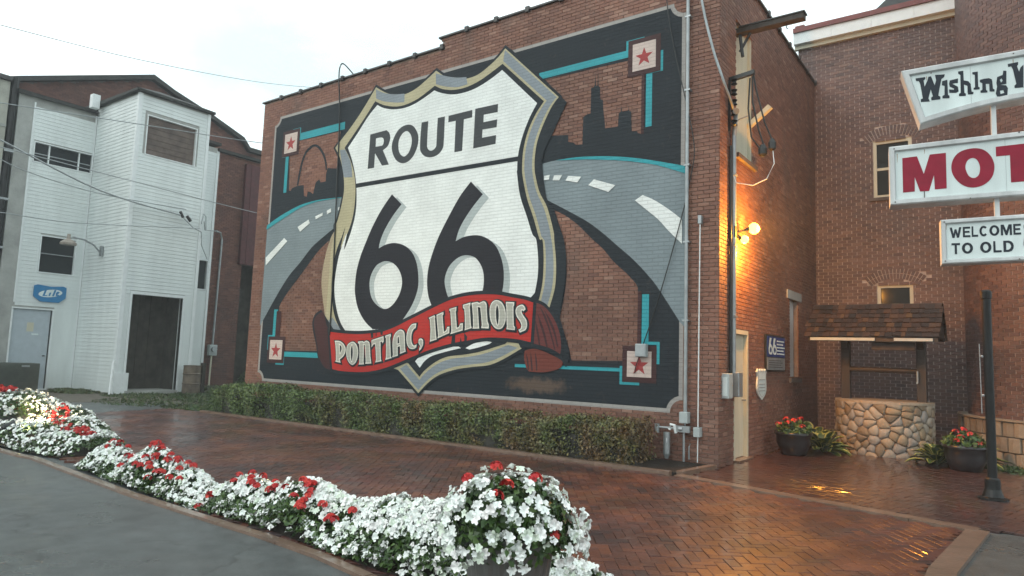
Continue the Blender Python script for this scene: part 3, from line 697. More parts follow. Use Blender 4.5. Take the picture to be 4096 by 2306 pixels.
('shield_grey','steel',7,'-6.966,6.626! -7.07,6.521! -7.158,6.403! -7.233,6.276! -7.301,6.145! -7.362,6.011! -7.412,5.873! -7.447,5.729! -7.466,5.583! -7.473,5.436! -7.469,5.288! -7.442,5.144! -7.405,5.001! -7.36,4.86! -7.299,4.727! -7.224,4.6! -7.158,4.469! -7.105,4.331! -7.058,4.191! -7.014,4.051! -6.984,3.907! -6.953,3.776! -6.931,3.63! -6.915,3.483! -6.907,3.336! -6.905,3.189! -6.913,3.041! -6.936,2.896! -6.975,2.754! -7.019,2.613! -7.167,2.707! -7.131,2.847! -7.102,2.988! -7.086,3.131! -7.081,3.276! -7.082,3.42! -7.089,3.565! -7.102,3.708! -7.126,3.851! -7.2,3.932! -7.245,4.069! -7.291,4.206! -7.34,4.342! -7.396,4.475! -7.456,4.607! -7.511,4.739! -7.557,4.876! -7.596,5.015! -7.63,5.155! -7.653,5.298! -7.655,5.442! -7.649,5.587! -7.633,5.73! -7.602,5.871! -7.559,6.009! -7.503,6.142! -7.436,6.27! -7.361,6.393! -7.272,6.507! -7.175,6.614!',[],0,'shield'),
('shield_grey','steel',7,'-8.237,7.895! -7.805,7.472! -7.372,7.05! -6.939,6.628! -7.175,6.614! -7.542,6.967! -7.908,7.319! -8.274,7.671!',[],0,'shield'),
('shield_grey','steel',7,'-10.787,1.297! -10.206,0.864! -10.198,1.084! -10.6,1.395!',[],0,'shield'),
('shield_grey','steel',7,'-7.67,1.806! -7.836,1.727! -8.002,1.65! -8.171,1.579! -8.345,1.521! -8.525,1.485! -8.708,1.464! -8.891,1.443! -9.073,1.419! -9.254,1.387! -9.432,1.342! -9.607,1.286! -9.774,1.21! -9.929,1.112! -10.073,0.997! -10.206,0.871! -10.198,1.077! -10.082,1.196! -9.95,1.295! -9.81,1.383! -9.661,1.455! -9.505,1.511! -9.344,1.549! -9.18,1.572! -9.015,1.589! -8.851,1.609! -8.687,1.634! -8.525,1.666! -8.365,1.707! -8.207,1.758! -8.05,1.808! -7.894,1.859!',[],0,'shield'),
('shield_grey','steel',7,'-12.043,7.847! -11.775,7.71 -11.454,7.61 -11.076,7.545! -11.074,7.342! -11.377,7.397 -11.76,7.499 -12.019,7.62!',[],0,'shield'),
('shield_grey','steel',7,'-10.138,7.823! -9.824,7.688 -9.52,7.59 -9.247,7.541! -9.204,7.374! -9.481,7.369 -9.81,7.449 -10.117,7.567!',[],0,'shield'),
('shield_grey','steel',7,'-13.217,6.545! -13.053,5.976 -13.001,5.834! -12.702,5.796! -12.789,6.172 -13.029,6.536!',[],0,'shield'),
('shield_grey','steel',7,'-13.311,2.335! -13.112,2.429! -12.758,2.105! -13.173,2.103!',[],0,'shield'),
('shield_band','black',8,'-12.046,7.56! -11.753,7.41 -11.37,7.298 -11.034,7.278 -10.681,7.332 -10.37,7.445 -10.149,7.541! -9.918,7.417 -9.613,7.333 -9.266,7.313 -8.907,7.373 -8.585,7.488 -8.284,7.614! -7.236,6.611! -7.428,6.379 -7.597,6.061 -7.687,5.729 -7.708,5.405 -7.686,5.168 -7.565,4.718 -7.404,4.333 -7.244,3.895 -7.172,3.863 -7.134,3.472 -7.144,3.057 -7.21,2.734! -7.577,2.234! -7.968,1.877! -8.231,1.806 -8.537,1.724 -8.934,1.652 -9.428,1.593 -9.765,1.471 -10.061,1.282 -10.195,1.146! -10.547,1.423! -11.655,1.709! -12.778,2.105! -12.983,2.361 -13.11,2.634 -13.208,3.02 -13.226,3.352 -13.193,3.766 -13.098,4.093 -12.957,4.361 -12.853,4.575 -12.971,4.095 -12.728,4.491 -12.595,4.855 -12.554,5.341 -12.62,5.804 -12.793,6.211 -13.049,6.578! -12.712,6.893 -12.357,7.235',[],0,'shield'),
('shield_face','white',9,'-11.964,7.451! -11.747,7.336 -11.427,7.241 -11.059,7.205 -10.734,7.242 -10.42,7.335 -10.156,7.434! -9.969,7.342 -9.69,7.248 -9.419,7.208 -9.105,7.217 -8.826,7.273 -8.53,7.374 -8.29,7.483! -7.396,6.604! -7.563,6.345 -7.71,6.022 -7.791,5.745 -7.823,5.517 -7.824,5.324 -7.824,5.248 -7.735,4.799 -7.55,4.346 -7.41,3.998 -7.315,3.874 -7.258,3.479 -7.26,3.151 -7.313,2.855! -7.804,2.385! -9.801,2.071! -12.602,2.089! -12.816,2.306 -12.987,2.632 -13.096,3.017 -13.108,3.374 -13.034,3.84 -12.919,4.164 -12.78,4.43 -12.844,4.049 -12.642,4.447 -12.515,4.885 -12.51,5.336 -12.592,5.801 -12.737,6.203 -12.923,6.559! -12.6,6.874 -12.249,7.235',[],0,'shield'),
('shield_face','white',9,'-10.343,1.469! -10.214,1.572 -9.866,1.695 -9.524,1.783 -9.147,1.805! -9.083,1.775! -9.435,1.704 -9.86,1.598 -10.073,1.477 -10.199,1.336!',[],0,'shield'),
('shield_face','white',9,'-8.961,1.777! -8.743,1.875 -8.468,1.919 -8.293,1.906! -8.368,1.865! -8.62,1.799 -8.858,1.748!',[],0,'shield'),
('shield_bar','black',10,'-12.55,5.621! -7.804,5.593! -7.8,5.497! -12.541,5.517!',[],0,'shield'),
('letter','dark',10,'-12.151,6.761! -11.61,6.776! -11.518,6.704 -11.473,6.607 -11.475,6.51 -11.542,6.382 -11.69,6.308! -11.467,5.937! -11.692,5.944! -11.951,6.277! -11.957,5.928! -12.175,5.93!',['-11.945,6.635! -11.772,6.628 -11.696,6.588 -11.677,6.515 -11.709,6.436 -11.777,6.426 -11.943,6.431!'],0,'route:R'),
('letter','dark',10,'-10.908,6.785 -10.75,6.724 -10.613,6.559 -10.568,6.404 -10.591,6.221 -10.703,6.024 -10.876,5.915 -11.059,5.913 -11.232,6.006 -11.356,6.175 -11.403,6.347 -11.371,6.507 -11.243,6.693 -11.082,6.775',['-10.944,6.642 -10.829,6.555 -10.775,6.424 -10.783,6.277 -10.854,6.127 -10.977,6.057 -11.091,6.108 -11.163,6.214 -11.192,6.369 -11.165,6.501 -11.07,6.609'],0,'route:O'),
('letter','dark',10,'-10.493,6.76! -10.291,6.757! -10.297,6.572! -10.297,6.241 -10.279,6.146 -10.205,6.075 -10.111,6.074 -10.029,6.133 -10.018,6.236 -10.019,6.524! -10.013,6.78! -9.805,6.775! -9.805,6.488! -9.807,6.228 -9.823,6.075 -9.934,5.962 -10.084,5.919 -10.239,5.929 -10.382,5.99 -10.487,6.111 -10.51,6.274 -10.506,6.541!',[],0,'route:U'),
('letter','dark',10,'-9.7,6.768! -9.04,6.777! -9.037,6.615! -9.263,6.612! -9.274,5.927! -9.489,5.928! -9.49,6.62! -9.7,6.625!',[],0,'route:T'),
('letter','dark',10,'-8.962,6.785! -8.362,6.776! -8.364,6.604! -8.725,6.615! -8.728,6.453! -8.369,6.451! -8.377,6.286! -8.744,6.3! -8.748,6.126! -8.383,6.122! -8.389,5.939! -8.974,5.932!',[],0,'route:E'),
('numeral_shadow','ltgrey',10,'-11.148,5.139! -10.829,4.878! -11.094,4.627 -11.319,4.342 -11.443,4.098 -11.483,3.923! -11.258,3.996 -10.982,4.015 -10.67,3.932 -10.426,3.758 -10.279,3.508 -10.211,3.216 -10.212,2.977 -10.294,2.74 -10.442,2.503 -10.689,2.241 -10.948,2.095! -11.54,2.092! -11.805,2.266 -12.048,2.546 -12.174,2.855 -12.206,3.113 -12.177,3.448 -12.074,3.779 -11.914,4.105 -11.721,4.452 -11.46,4.814',['-11.249,3.637 -11.037,3.588 -10.857,3.455 -10.743,3.278 -10.713,3.082 -10.782,2.864 -10.938,2.672 -11.136,2.565 -11.348,2.592 -11.571,2.733 -11.693,2.912 -11.742,3.167 -11.692,3.368 -11.561,3.539 -11.424,3.608'],0,'66'),
('numeral_shadow','ltgrey',10,'-8.832,5.133! -8.506,4.83! -8.747,4.603 -8.967,4.346 -9.104,4.125 -9.175,3.91! -8.949,3.987 -8.632,3.998 -8.374,3.922 -8.146,3.761 -8,3.531 -7.922,3.286 -7.904,3.046 -7.93,2.829 -7.961,2.635 -8.141,2.42! -9.131,2.428! -9.76,2.573! -9.866,2.786 -9.921,3.07 -9.902,3.377 -9.811,3.681 -9.645,4.049 -9.392,4.454 -9.112,4.85',['-8.852,3.625 -8.647,3.561 -8.498,3.407 -8.42,3.224 -8.409,3.002 -8.454,2.781! -8.857,2.588! -9.196,2.638! -9.339,2.802 -9.441,3.105 -9.384,3.335 -9.257,3.491 -9.055,3.607'],0,'66'),
('numeral','dark2',11,'-11.312,5.221! -10.989,4.957! -11.257,4.705 -11.484,4.419 -11.61,4.173 -11.65,3.997! -11.423,4.071 -11.143,4.089 -10.827,4.005 -10.58,3.828 -10.43,3.576 -10.362,3.282 -10.363,3.041 -10.445,2.803 -10.594,2.565 -10.844,2.301 -11.107,2.155! -11.706,2.153! -11.975,2.33 -12.221,2.612 -12.349,2.923 -12.382,3.184 -12.353,3.521 -12.248,3.854 -12.087,4.182 -11.892,4.531 -11.628,4.895',['-11.394,3.69 -11.18,3.64 -10.997,3.507 -10.882,3.328 -10.851,3.131 -10.921,2.912 -11.079,2.719 -11.279,2.611 -11.493,2.639 -11.719,2.781 -11.842,2.961 -11.892,3.218 -11.842,3.42 -11.71,3.592 -11.571,3.661'],0,'66'),
('numeral','dark2',11,'-8.998,5.229! -8.668,4.922! -8.912,4.693 -9.135,4.436 -9.273,4.214 -9.345,3.997! -9.116,4.073 -8.794,4.083 -8.533,4.006 -8.301,3.843 -8.153,3.611 -8.074,3.364 -8.055,3.121 -8.081,2.903 -8.113,2.707 -8.294,2.492! -9.299,2.503! -9.937,2.651! -10.045,2.865 -10.101,3.152 -10.082,3.462 -9.99,3.768 -9.822,4.139 -9.566,4.546 -9.282,4.944',['-9.006,3.68 -8.799,3.615 -8.648,3.459 -8.568,3.275 -8.557,3.051 -8.603,2.829! -9.01,2.635! -9.354,2.687! -9.499,2.852 -9.603,3.157 -9.545,3.389 -9.417,3.546 -9.213,3.662'],0,'66'),
('ribbon_shadow','black',11,'-13.547,2.593! -13.753,2.487 -13.826,2.299 -13.758,2.05 -13.635,1.773 -13.534,1.467 -13.32,1.2 -12.989,1.122! -13.008,2.085!',[],0.02,'ban'),
('ribbon_fold','foldL',12,'-13.521,2.57! -13.725,2.455 -13.788,2.299 -13.725,2.081 -13.611,1.773 -13.51,1.468 -13.276,1.232 -12.972,1.183! -13.006,2.055! -13.169,2.077! -13.314,2.252 -13.418,2.484',[],0,'ban'),
('ribbon_tail','tail',12,'-7.496,1.758! -7.315,1.795 -7.142,1.773 -6.904,1.694 -6.687,1.602 -6.649,1.534 -6.714,1.449 -6.927,1.385 -7.128,1.361 -7.385,1.368! -7.458,1.451 -7.508,1.621',[],0,'ban'),
('ribbon_shadow','black',12.5,'-7.367,2.735! -7.175,2.702 -7.001,2.598 -6.827,2.383 -6.686,2.102 -6.638,1.88 -6.664,1.658! -6.972,1.748 -7.315,1.812 -7.595,1.807! -7.671,1.922! -7.407,1.954!',[],0,'ban'),
('ribbon_fold','foldR',13,'-7.365,2.684! -7.173,2.637 -6.999,2.52 -6.85,2.341 -6.735,2.102 -6.692,1.879 -6.706,1.712! -6.908,1.806 -7.145,1.865 -7.371,1.904!',[],0,'ban'),
('ribbon_crease','crease',14,'-7.189,2.601! -7.064,2.442 -6.955,2.214 -6.863,1.961 -6.807,1.78! -6.832,1.786! -6.896,1.96 -6.988,2.2 -7.097,2.414!',[],0,'ban'),
('ribbon_crease','crease',14,'-7.236,2.472! -7.126,2.271 -7.033,2.044 -6.975,1.818! -7.009,1.825! -7.084,2.043 -7.177,2.271!',[],0,'ban'),
('ribbon_crease','crease',14,'-7.283,2.357! -7.207,2.156 -7.146,1.872! -7.18,1.879! -7.25,2.156!',[],0,'ban'),
('ribbon_crease','crease',14,'-7.084,2.528! -6.925,2.327 -6.818,2.102 -6.752,1.85! -6.776,1.836! -6.85,2.073 -6.957,2.285!',[],0,'ban'),
('ribbon_crease','crease',13,'-7.468,1.723! -7.411,1.581 -7.386,1.396! -7.412,1.395! -7.445,1.58!',[],0,'ban'),
('ribbon_crease','crease',13,'-7.364,1.739! -7.324,1.583 -7.299,1.385! -7.334,1.384! -7.359,1.582!',[],0,'ban'),
('ribbon_crease','crease',13,'-7.261,1.742! -7.212,1.587 -7.197,1.389! -7.222,1.388! -7.247,1.586!',[],0,'ban'),
('ribbon_edge','black',13,'-13.182,2.086! -12.735,2.052 -12.197,2.037 -11.733,2.058 -11.385,2.095 -11.002,2.2 -10.632,2.336 -10.272,2.468 -9.835,2.628 -9.41,2.767 -8.996,2.838 -8.593,2.859 -8.201,2.843 -7.82,2.778 -7.524,2.726 -7.335,2.669! -7.368,1.919! -7.676,1.971 -8.087,1.997 -8.472,1.993 -8.827,1.945 -9.334,1.866 -9.92,1.726 -10.468,1.549 -11.132,1.326 -11.617,1.216 -12.047,1.175 -12.657,1.173 -13.001,1.207!',[],0.075,'ban'),
('ribbon_front','red',14,'-13.182,2.086! -12.735,2.052 -12.197,2.037 -11.733,2.058 -11.385,2.095 -11.002,2.2 -10.632,2.336 -10.272,2.468 -9.835,2.628 -9.41,2.767 -8.996,2.838 -8.593,2.859 -8.201,2.843 -7.82,2.778 -7.524,2.726 -7.335,2.669! -7.368,1.919! -7.676,1.971 -8.087,1.997 -8.472,1.993 -8.827,1.945 -9.334,1.866 -9.92,1.726 -10.468,1.549 -11.132,1.326 -11.617,1.216 -12.047,1.175 -12.657,1.173 -13.001,1.207!',[],0,'ban'),
('ribbon_notch','black',15,'-9.326,2.047! -9.239,2.068! -9.234,1.869! -9.346,1.86!',[],0,'ban'),
('ribbon_notch','black',15,'-9.007,2.088! -8.919,2.004! -8.963,1.796! -8.988,1.811!',[],0,'ban'),
('ribbon_notch','black',15,'-9.095,2.003! -9.024,1.803! -9.129,1.809!',[],0,'ban'),
('ribbon_notch','black',15,'-11.772,2.106! -11.681,2.15! -11.662,1.963! -11.728,1.947!',[],0,'ban'),
('ribbon_notch','black',15,'-11.476,2.165! -11.365,2.179! -11.364,2.03! -11.424,2.015!',[],0,'ban'),
('ribbon_notch','black',15,'-11.598,2.15! -11.574,2.157! -11.555,1.992! -11.586,1.992!',[],0,'ban'),
('letter','cream2',16,'-12.966,1.874! -12.784,1.869 -12.644,1.803 -12.564,1.701 -12.58,1.582 -12.661,1.491 -12.746,1.444! -12.71,1.363! -12.904,1.387! -12.876,1.425! -12.899,1.634! -12.938,1.814!',['-12.781,1.779! -12.717,1.743 -12.704,1.668 -12.748,1.585!'],0,'pon:P'),
('letter','cream2',16,'-12.34,1.86 -12.216,1.81 -12.142,1.694 -12.13,1.549 -12.182,1.401 -12.295,1.328 -12.419,1.379 -12.506,1.495 -12.536,1.642 -12.499,1.791',['-12.35,1.778 -12.312,1.661 -12.31,1.515 -12.328,1.412 -12.368,1.528 -12.381,1.675'],0,'pon:O'),
('letter','cream2',16,'-12.15,1.867! -11.992,1.878! -11.956,1.855! -11.881,1.891 -11.788,1.86 -11.752,1.774 -11.717,1.545! -11.673,1.381! -11.874,1.368! -11.857,1.411! -11.893,1.656! -11.921,1.793! -11.951,1.792! -11.938,1.582! -11.933,1.416! -11.911,1.352! -12.091,1.343! -12.067,1.39! -12.084,1.652! -12.108,1.812! -12.153,1.826!',[],0,'pon:N'),
('letter','cream2',16,'-11.708,1.904! -11.331,1.997! -11.312,1.881! -11.349,1.838! -11.373,1.88! -11.416,1.865! -11.397,1.666! -11.373,1.483! -11.349,1.441! -11.551,1.406! -11.525,1.464! -11.55,1.663! -11.583,1.82! -11.644,1.805! -11.691,1.739!',[],0,'pon:T'),
('letter','cream2',16,'-11.271,2.009! -11.104,2.053! -11.1,2.003! -11.118,1.968! -11.091,1.743! -11.068,1.561! -11.035,1.52! -11.235,1.472! -11.215,1.529! -11.225,1.741! -11.247,1.953! -11.272,1.966!',[],0,'pon:I'),
('letter','cream2',16,'-11.026,1.534! -11.001,1.591! -11.031,1.814 -11.018,1.969 -10.947,2.082 -10.815,2.146 -10.699,2.097 -10.666,1.959! -10.643,1.738! -10.618,1.669! -10.793,1.613! -10.781,1.666! -10.805,1.783! -10.87,1.768! -10.861,1.636! -10.849,1.574!',['-10.885,1.97! -10.853,1.992! -10.825,1.852! -10.879,1.838!'],0,'pon:A'),
('letter','cream2',16,'-10.345,2.278! -10.358,2.181! -10.413,2.154 -10.464,2.071 -10.471,1.947 -10.44,1.851 -10.38,1.804 -10.307,1.833! -10.312,1.765! -10.403,1.729 -10.518,1.747 -10.591,1.835 -10.619,1.973 -10.591,2.126 -10.513,2.236 -10.439,2.271',[],0,'pon:C'),
('letter','cream2',16,'-10.253,1.868! -10.248,1.936 -10.185,1.957 -10.127,1.924 -10.121,1.829 -10.162,1.747 -10.223,1.692! -10.227,1.746! -10.202,1.801 -10.232,1.827',[],0,'pon:,'),
('letter','cream2',16,'-9.991,2.397! -9.833,2.452! -9.805,2.412! -9.818,2.388! -9.794,2.243! -9.76,2.02! -9.738,1.941! -9.928,1.891! -9.92,1.939! -9.922,2.147! -9.956,2.356!',[],0,'pon:I'),
('letter','cream2',16,'-9.773,2.459! -9.586,2.521! -9.579,2.474! -9.602,2.442! -9.578,2.275! -9.547,2.101! -9.486,2.133! -9.463,2.204! -9.401,2.212! -9.4,2.078! -9.718,1.965! -9.7,2.021! -9.739,2.243! -9.766,2.403!',[],0,'pon:L'),
('letter','cream2',16,'-9.422,2.578! -9.234,2.616! -9.236,2.541! -9.249,2.525! -9.224,2.353! -9.2,2.189! -9.15,2.204! -9.114,2.274! -9.043,2.282! -9.04,2.135! -9.367,2.055! -9.34,2.118! -9.362,2.322! -9.394,2.527! -9.42,2.543!',[],0,'pon:L'),
('letter','cream2',16,'-9.063,2.656! -8.865,2.699! -8.868,2.644! -8.881,2.614! -8.85,2.397! -8.832,2.243! -8.805,2.182! -8.995,2.135! -8.984,2.181! -8.995,2.398! -9.018,2.569! -9.054,2.593!',[],0,'pon:I'),
('letter','cream2',16,'-8.839,2.69! -8.688,2.711! -8.638,2.687! -8.524,2.722 -8.454,2.668 -8.438,2.546! -8.408,2.318! -8.371,2.25! -8.373,2.175! -8.565,2.182! -8.549,2.243! -8.57,2.395! -8.605,2.594! -8.669,2.607! -8.643,2.396! -8.626,2.243! -8.613,2.174! -8.785,2.169! -8.768,2.228! -8.786,2.427! -8.815,2.613!',[],0,'pon:N'),
('letter','cream2',16,'-8.2,2.735 -8.087,2.698 -7.998,2.585 -7.964,2.435 -7.976,2.287 -8.045,2.183 -8.137,2.161 -8.232,2.198 -8.322,2.303 -8.364,2.469 -8.356,2.62 -8.294,2.71',['-8.186,2.633 -8.145,2.542 -8.134,2.392 -8.15,2.25 -8.192,2.348 -8.209,2.513'],0,'pon:O'),
('letter','cream2',16,'-7.97,2.696! -7.77,2.685! -7.772,2.626! -7.788,2.596! -7.776,2.39! -7.761,2.235! -7.732,2.199! -7.737,2.143! -7.938,2.161! -7.927,2.213! -7.944,2.391! -7.956,2.599! -7.967,2.629!',[],0,'pon:I'),
('letter','cream2',16,'-7.646,2.623 -7.575,2.634 -7.52,2.592 -7.5,2.541! -7.552,2.505! -7.579,2.527 -7.587,2.491 -7.539,2.417 -7.475,2.344 -7.45,2.242 -7.476,2.156 -7.554,2.119 -7.616,2.097! -7.648,2.155! -7.601,2.177 -7.586,2.242 -7.624,2.316 -7.699,2.404 -7.734,2.507 -7.707,2.588',[],0,'pon:S'),
]

mural = thing('wall_mural', 'huge painted mural of a white ROUTE 66 shield with red PONTIAC, ILLINOIS ribbon on brick', 'mural', (-10.17, YW, .8))
rank = [0]
def paint(name, loops, mat, parent=None):
    rank[0] += 1; y = YW-.0065-rank[0]*.00032
    pts, tris = fill(loops); b = MB().mat(mat)
    b.v = [(x, y, z) for x, z in pts]
    for t in tris:
        p, q, r = (Vector(b.v[i]) for i in t)
        b.face(tuple(t) if (q-p).cross(r-p).y < 0 else tuple(reversed(t)))
    return link(name, b.mesh(name), parent or mural)
def notched(x0, x1, z0, z1, r):
    out = []
    for cx, cz, a0 in ((x0, z0, 90), (x1, z0, 180), (x1, z1, 270), (x0, z1, 360)):
        for k in range(7):
            t = math.radians(a0-90*k/6); out.append((cx+r*math.cos(t), cz+r*math.sin(t)))
    return out
edge = notched(-15.98, -4.36, .80, 7.86, .22)
edge_in = offset(edge, -.07)
paint('mural_background', [edge_in]+[smooth(parse(h), 4) for h in MURAL_HOLES], P_['black'])
paint('mural_frame', [edge, edge_in], P_['frame'])
RENAME = {'star_shade': 'panel_border', 'ribbon_edge': 'ribbon_outline'}
order = sorted(range(len(MURAL)), key=lambda i: MURAL[i][2])
shapes = {}
for i in order:
    name, mk, layer, pts, hol, off, grp = MURAL[i]
    p = smooth(parse(pts), 5)
    if off: p = offset(p, off)
    shapes[i] = [p]+[smooth(parse(h), 5) for h in hol]
obj = {}
ribbon_lettering = [i for i in order if MURAL[i][6].startswith('pon:')]
for i in order:
    if i not in ribbon_lettering: obj[i] = paint(RENAME.get(MURAL[i][0], MURAL[i][0]), shapes[i], P_[MURAL[i][1]])
ribbon = next(obj[i] for i in obj if MURAL[i][0] == 'ribbon_front')
shield = next(obj[i] for i in obj if MURAL[i][0] == 'shield_border')
for i in ribbon_lettering: under(paint('letter_outline', [offset([(x+.012, z-.012) for x, z in shapes[i][0]], .034)], P_['black']), ribbon)
for i in ribbon_lettering: under(paint('letter', shapes[i], P_['cream2']), ribbon)
for i in ribbon_lettering: under(paint('letter_shading', [offset(shapes[i][0], -.024)]+[offset(h, .024) for h in shapes[i][1:]], P_['inner']), ribbon)
roads = [i for i in obj if MURAL[i][0] == 'road']
panels = [i for i in obj if MURAL[i][0] == 'star_panel']
for i, o in obj.items():
    name, g = MURAL[i][0], MURAL[i][6]
    if o in (shield, ribbon): continue
    dst = None
    if g in ('shield', '66') or g.startswith('route'): dst = shield
    elif g == 'ban': dst = ribbon
    elif g in ('road', 'roadr') and name != 'road': dst = next(obj[j] for j in roads if MURAL[j][6] == g)
    elif g == 'star' and name != 'star_panel':
        c = shapes[i][0][0]; dst = obj[min(panels, key=lambda j: (shapes[j][0][0][0]-c[0])**2+(shapes[j][0][0][1]-c[1])**2)]
    if dst: o.parent = dst; o.matrix_parent_inverse = Matrix.Identity(4)
for o in ribbon.children: o.matrix_parent_inverse = Matrix.Identity(4)

# ================================================================ THINGS FIXED TO THE MURAL BUILDING
YF = YW-.05
def wire(name, label, cat, pts, r, mat, group=None, sub=6):
    t = thing(name, label, cat, pts[0], group)
    p = smooth([(a, b, 0) for a, b in [(0, 0)]*0], 1) if False else pts
    V = [Vector(q) for q in p]; out = []
    for i in range(len(V)-1):
        p0, p1, p2, p3 = V[max(i-1, 0)], V[i], V[i+1], V[min(i+2, len(V)-1)]
        for k in range(sub):
            s = k/sub; out.append(.5*(2*p1+(p2-p0)*s+(2*p0-5*p1+4*p2-p3)*s*s+(3*p1-p0-3*p2+p3)*s**3))
    out.append(V[-1])
    MB().mat(mat).tube(out, r, 6).build('cable', t)
    return t
wire('roof_cable', 'dark cable hanging from a roof hook down the mural left of the shield', 'cable',
     [(-12.94, YW+.05, 8.42), (-13.20, YF-.02, 8.72), (-13.31, YF-.05, 8.68), (-13.33, YF-.05, 8.35), (-13.28, YF, 7.4), (-13.22, YF, 5.5), (-13.17, YF, 3.6), (-13.16, YF, 2.0)], .017, darkm)
wire('hanging_wire', 'thin black wire dropping along the right edge of the mural to a grey box', 'cable',
     [(-4.72, YF, 8.6), (-4.70, YF, 7.95), (-4.56, YF, 7.06), (-4.31, YF-.02, 5.96), (-4.17, YF-.02, 5.18), (-4.26, YF, 4.61), (-4.41, YF, 3.97), (-4.76, YF, 2.76), (-5.05, YF, 1.92)], .009, darkm)
t = thing('junction_box', 'small grey box mounted over the lower right red star of the mural', 'electrical box', (-5.05, YW, 1.8))
bevel(MB().mat(greyp).box(-5.16, -4.96, YW-.14, YW-.045, 1.70, 1.92).build('box', t), .008)
bevel(MB().mat(greym).box(-5.15, -4.97, YW-.152, YW-.141, 1.71, 1.91).build('lid', t), .004)
MB().mat(darkm).tube([(-5.12, YF, 1.70), (-5.18, YF, 1.55), (-5.20, YF, 1.42)], .008).build('cord', t)
# conduit down the right frame of the mural, with its box
t = thing('frame_conduit', 'pale grey conduit running down the right edge of the mural into a small box', 'conduit', (-4.3, YW, .7))
MB().mat(greym).tube([(-4.30, YF-.02, 8.5), (-4.29, YF-.02, .84)], .030, 10).build('pipe', t)
bevel(MB().mat(greyp).box(-4.36, -4.22, YW-.16, YW-.02, .66, .84).build('box', t), .012)
MB().mat(greym).tube([(-4.29, YF-.02, .66), (-4.29, YF-.02, .54)], .014).build('pipe', t)
for z in (7.5, 6.2, 4.9, 3.6, 2.3): MB().mat(greym).box(-4.345, -4.245, YW-.10, YW+.0, z, z+.03).build('clip', t)
t = thing('ground_wire', 'thin bright cord down the brick corner from a grey clip to a box', 'conduit', (-4.07, YW, .1))
MB().mat(trimw).tube([(-4.07, YF, 3.9), (-4.075, YF-.01, 2.2), (-4.085, YF, .62)], .010).tube([(-4.085, YF, .46), (-4.09, YF, .06)], .009).build('cord', t)
bevel(MB().mat(greyp).box(-4.135, -4.03, YW-.13, YW-.0, .46, .61).build('box', t), .008)
bevel(MB().mat(greym).box(-4.10, -4.04, YW-.08, YW-.0, 3.90, 4.04).build('clip', t), .006)
# gas meter set
t = thing('gas_meter', 'grey gas pipes and valves low on the brick wall beside the hedge end', 'gas meter', (-4.5, YW-.15, 0))
MB().mat(greym).tube([(-4.29, YW-.12, .06), (-4.29, YW-.12, .55), (-4.32, YW-.14, .57), (-4.74, YW-.14, .57)], .020, 10).build('pipe', t)
MB().mat(greym).tube([(-4.57, YW-.14, .50), (-4.57, YW-.14, .16), (-4.57, YW-.14, .08)], [.055, .055, .03], 12).build('meter_body', t)
MB().mat(trimw).tube([(-4.55, YW-.17, .44), (-4.55, YW-.19, .40), (-4.55, YW-.17, .24)], .008).build('gauge', t)
MB().mat(trimw).tube([(-4.52, YW-.15, .55), (-4.49, YW-.17, .63), (-4.43, YW-.17, .62), (-4.41, YW-.15, .50)], .026, 10).build('elbow', t)
MB().mat(greym).tube([(-4.36, YW-.14, .57), (-4.30, YW-.14, .57)], .045, 12).build('valve', t)
MB().mat(greym).tube([(-4.74, YW-.14, .62), (-4.74, YW-.14, .48)], .040, 12).build('valve', t)
MB().mat(greym).box(-4.42, -4.18, YW-.17, YW-.12, .52, .62).build('bracket', t)
MB().mat(greym).tube([(-4.21, YW-.1, .10), (-4.21, YW-.1, .30), (-4.19, YW-.1, .34)], .012).build('pipe', t)

# electric service on the side wall
XS = XW+.03
t = thing('electric_service', 'tall grey electrical conduit with two meter boxes beside the cream door', 'electrical service', (XW, 11.4, 1.1))
MB().mat(greym).tube([(XS+.03, 11.40, 5.55), (XS+.03, 11.39, 1.48)], .040, 12).build('conduit', t)
MB().mat(darkm).tube([(XS+.01, 11.29, 5.3), (XS+.01, 11.30, 1.48)], .022, 8).build('conduit', t)
MB().mat(greym).tube([(XS+.03, 11.40, 5.5), (XS+.06, 11.36, 5.68), (XS+.10, 11.28, 5.90), (XS+.12, 11.22, 5.86)], [.04, .042, .05, .055], 10).build('weather_head', t)
for z in (4.8, 3.6, 2.4): MB().mat(greym).box(XW, XS+.075, 11.34, 11.46, z, z+.035).build('clip', t)
bevel(MB().mat(greym).box(XW+.0, XW+.16, 11.36, 11.56, 1.10, 1.50).build('meter_box', t), .012)
g = bevel(MB().mat(greyp).box(XW-.02, XW+.12, 10.98, 11.18, 1.08, 1.48).build('meter_box', t), .012)
bevel(MB().mat(sign_w).box(XW+.02, XW+.10, 10.968, 10.978, 1.12, 1.42).build('label_plate', g), .003)
t = thing('insulator_rack', 'dark insulator rack with looping wires in front of the upper boarded window', 'insulator rack', (XW, 11.3, 6))
MB().mat(darkm).box(XW+.0, XW+.04, 11.26, 11.32, 5.55, 6.45).build('bracket', t)
for k in range(5):
    z = 5.68+.18*k
    MB().mat(blackp).lathe((XW+.10, 11.28), [(.03, z-.055), (.055, z-.04), (.03, z), (.055, z+.04), (.03, z+.055)], 12).build('insulator', t)
MB().mat(darkm).obox((XW+.02, 11.25, 6.42), (.42, .0, .05), (0, .07, 0), (0, 0, .07)).build('arm', t)
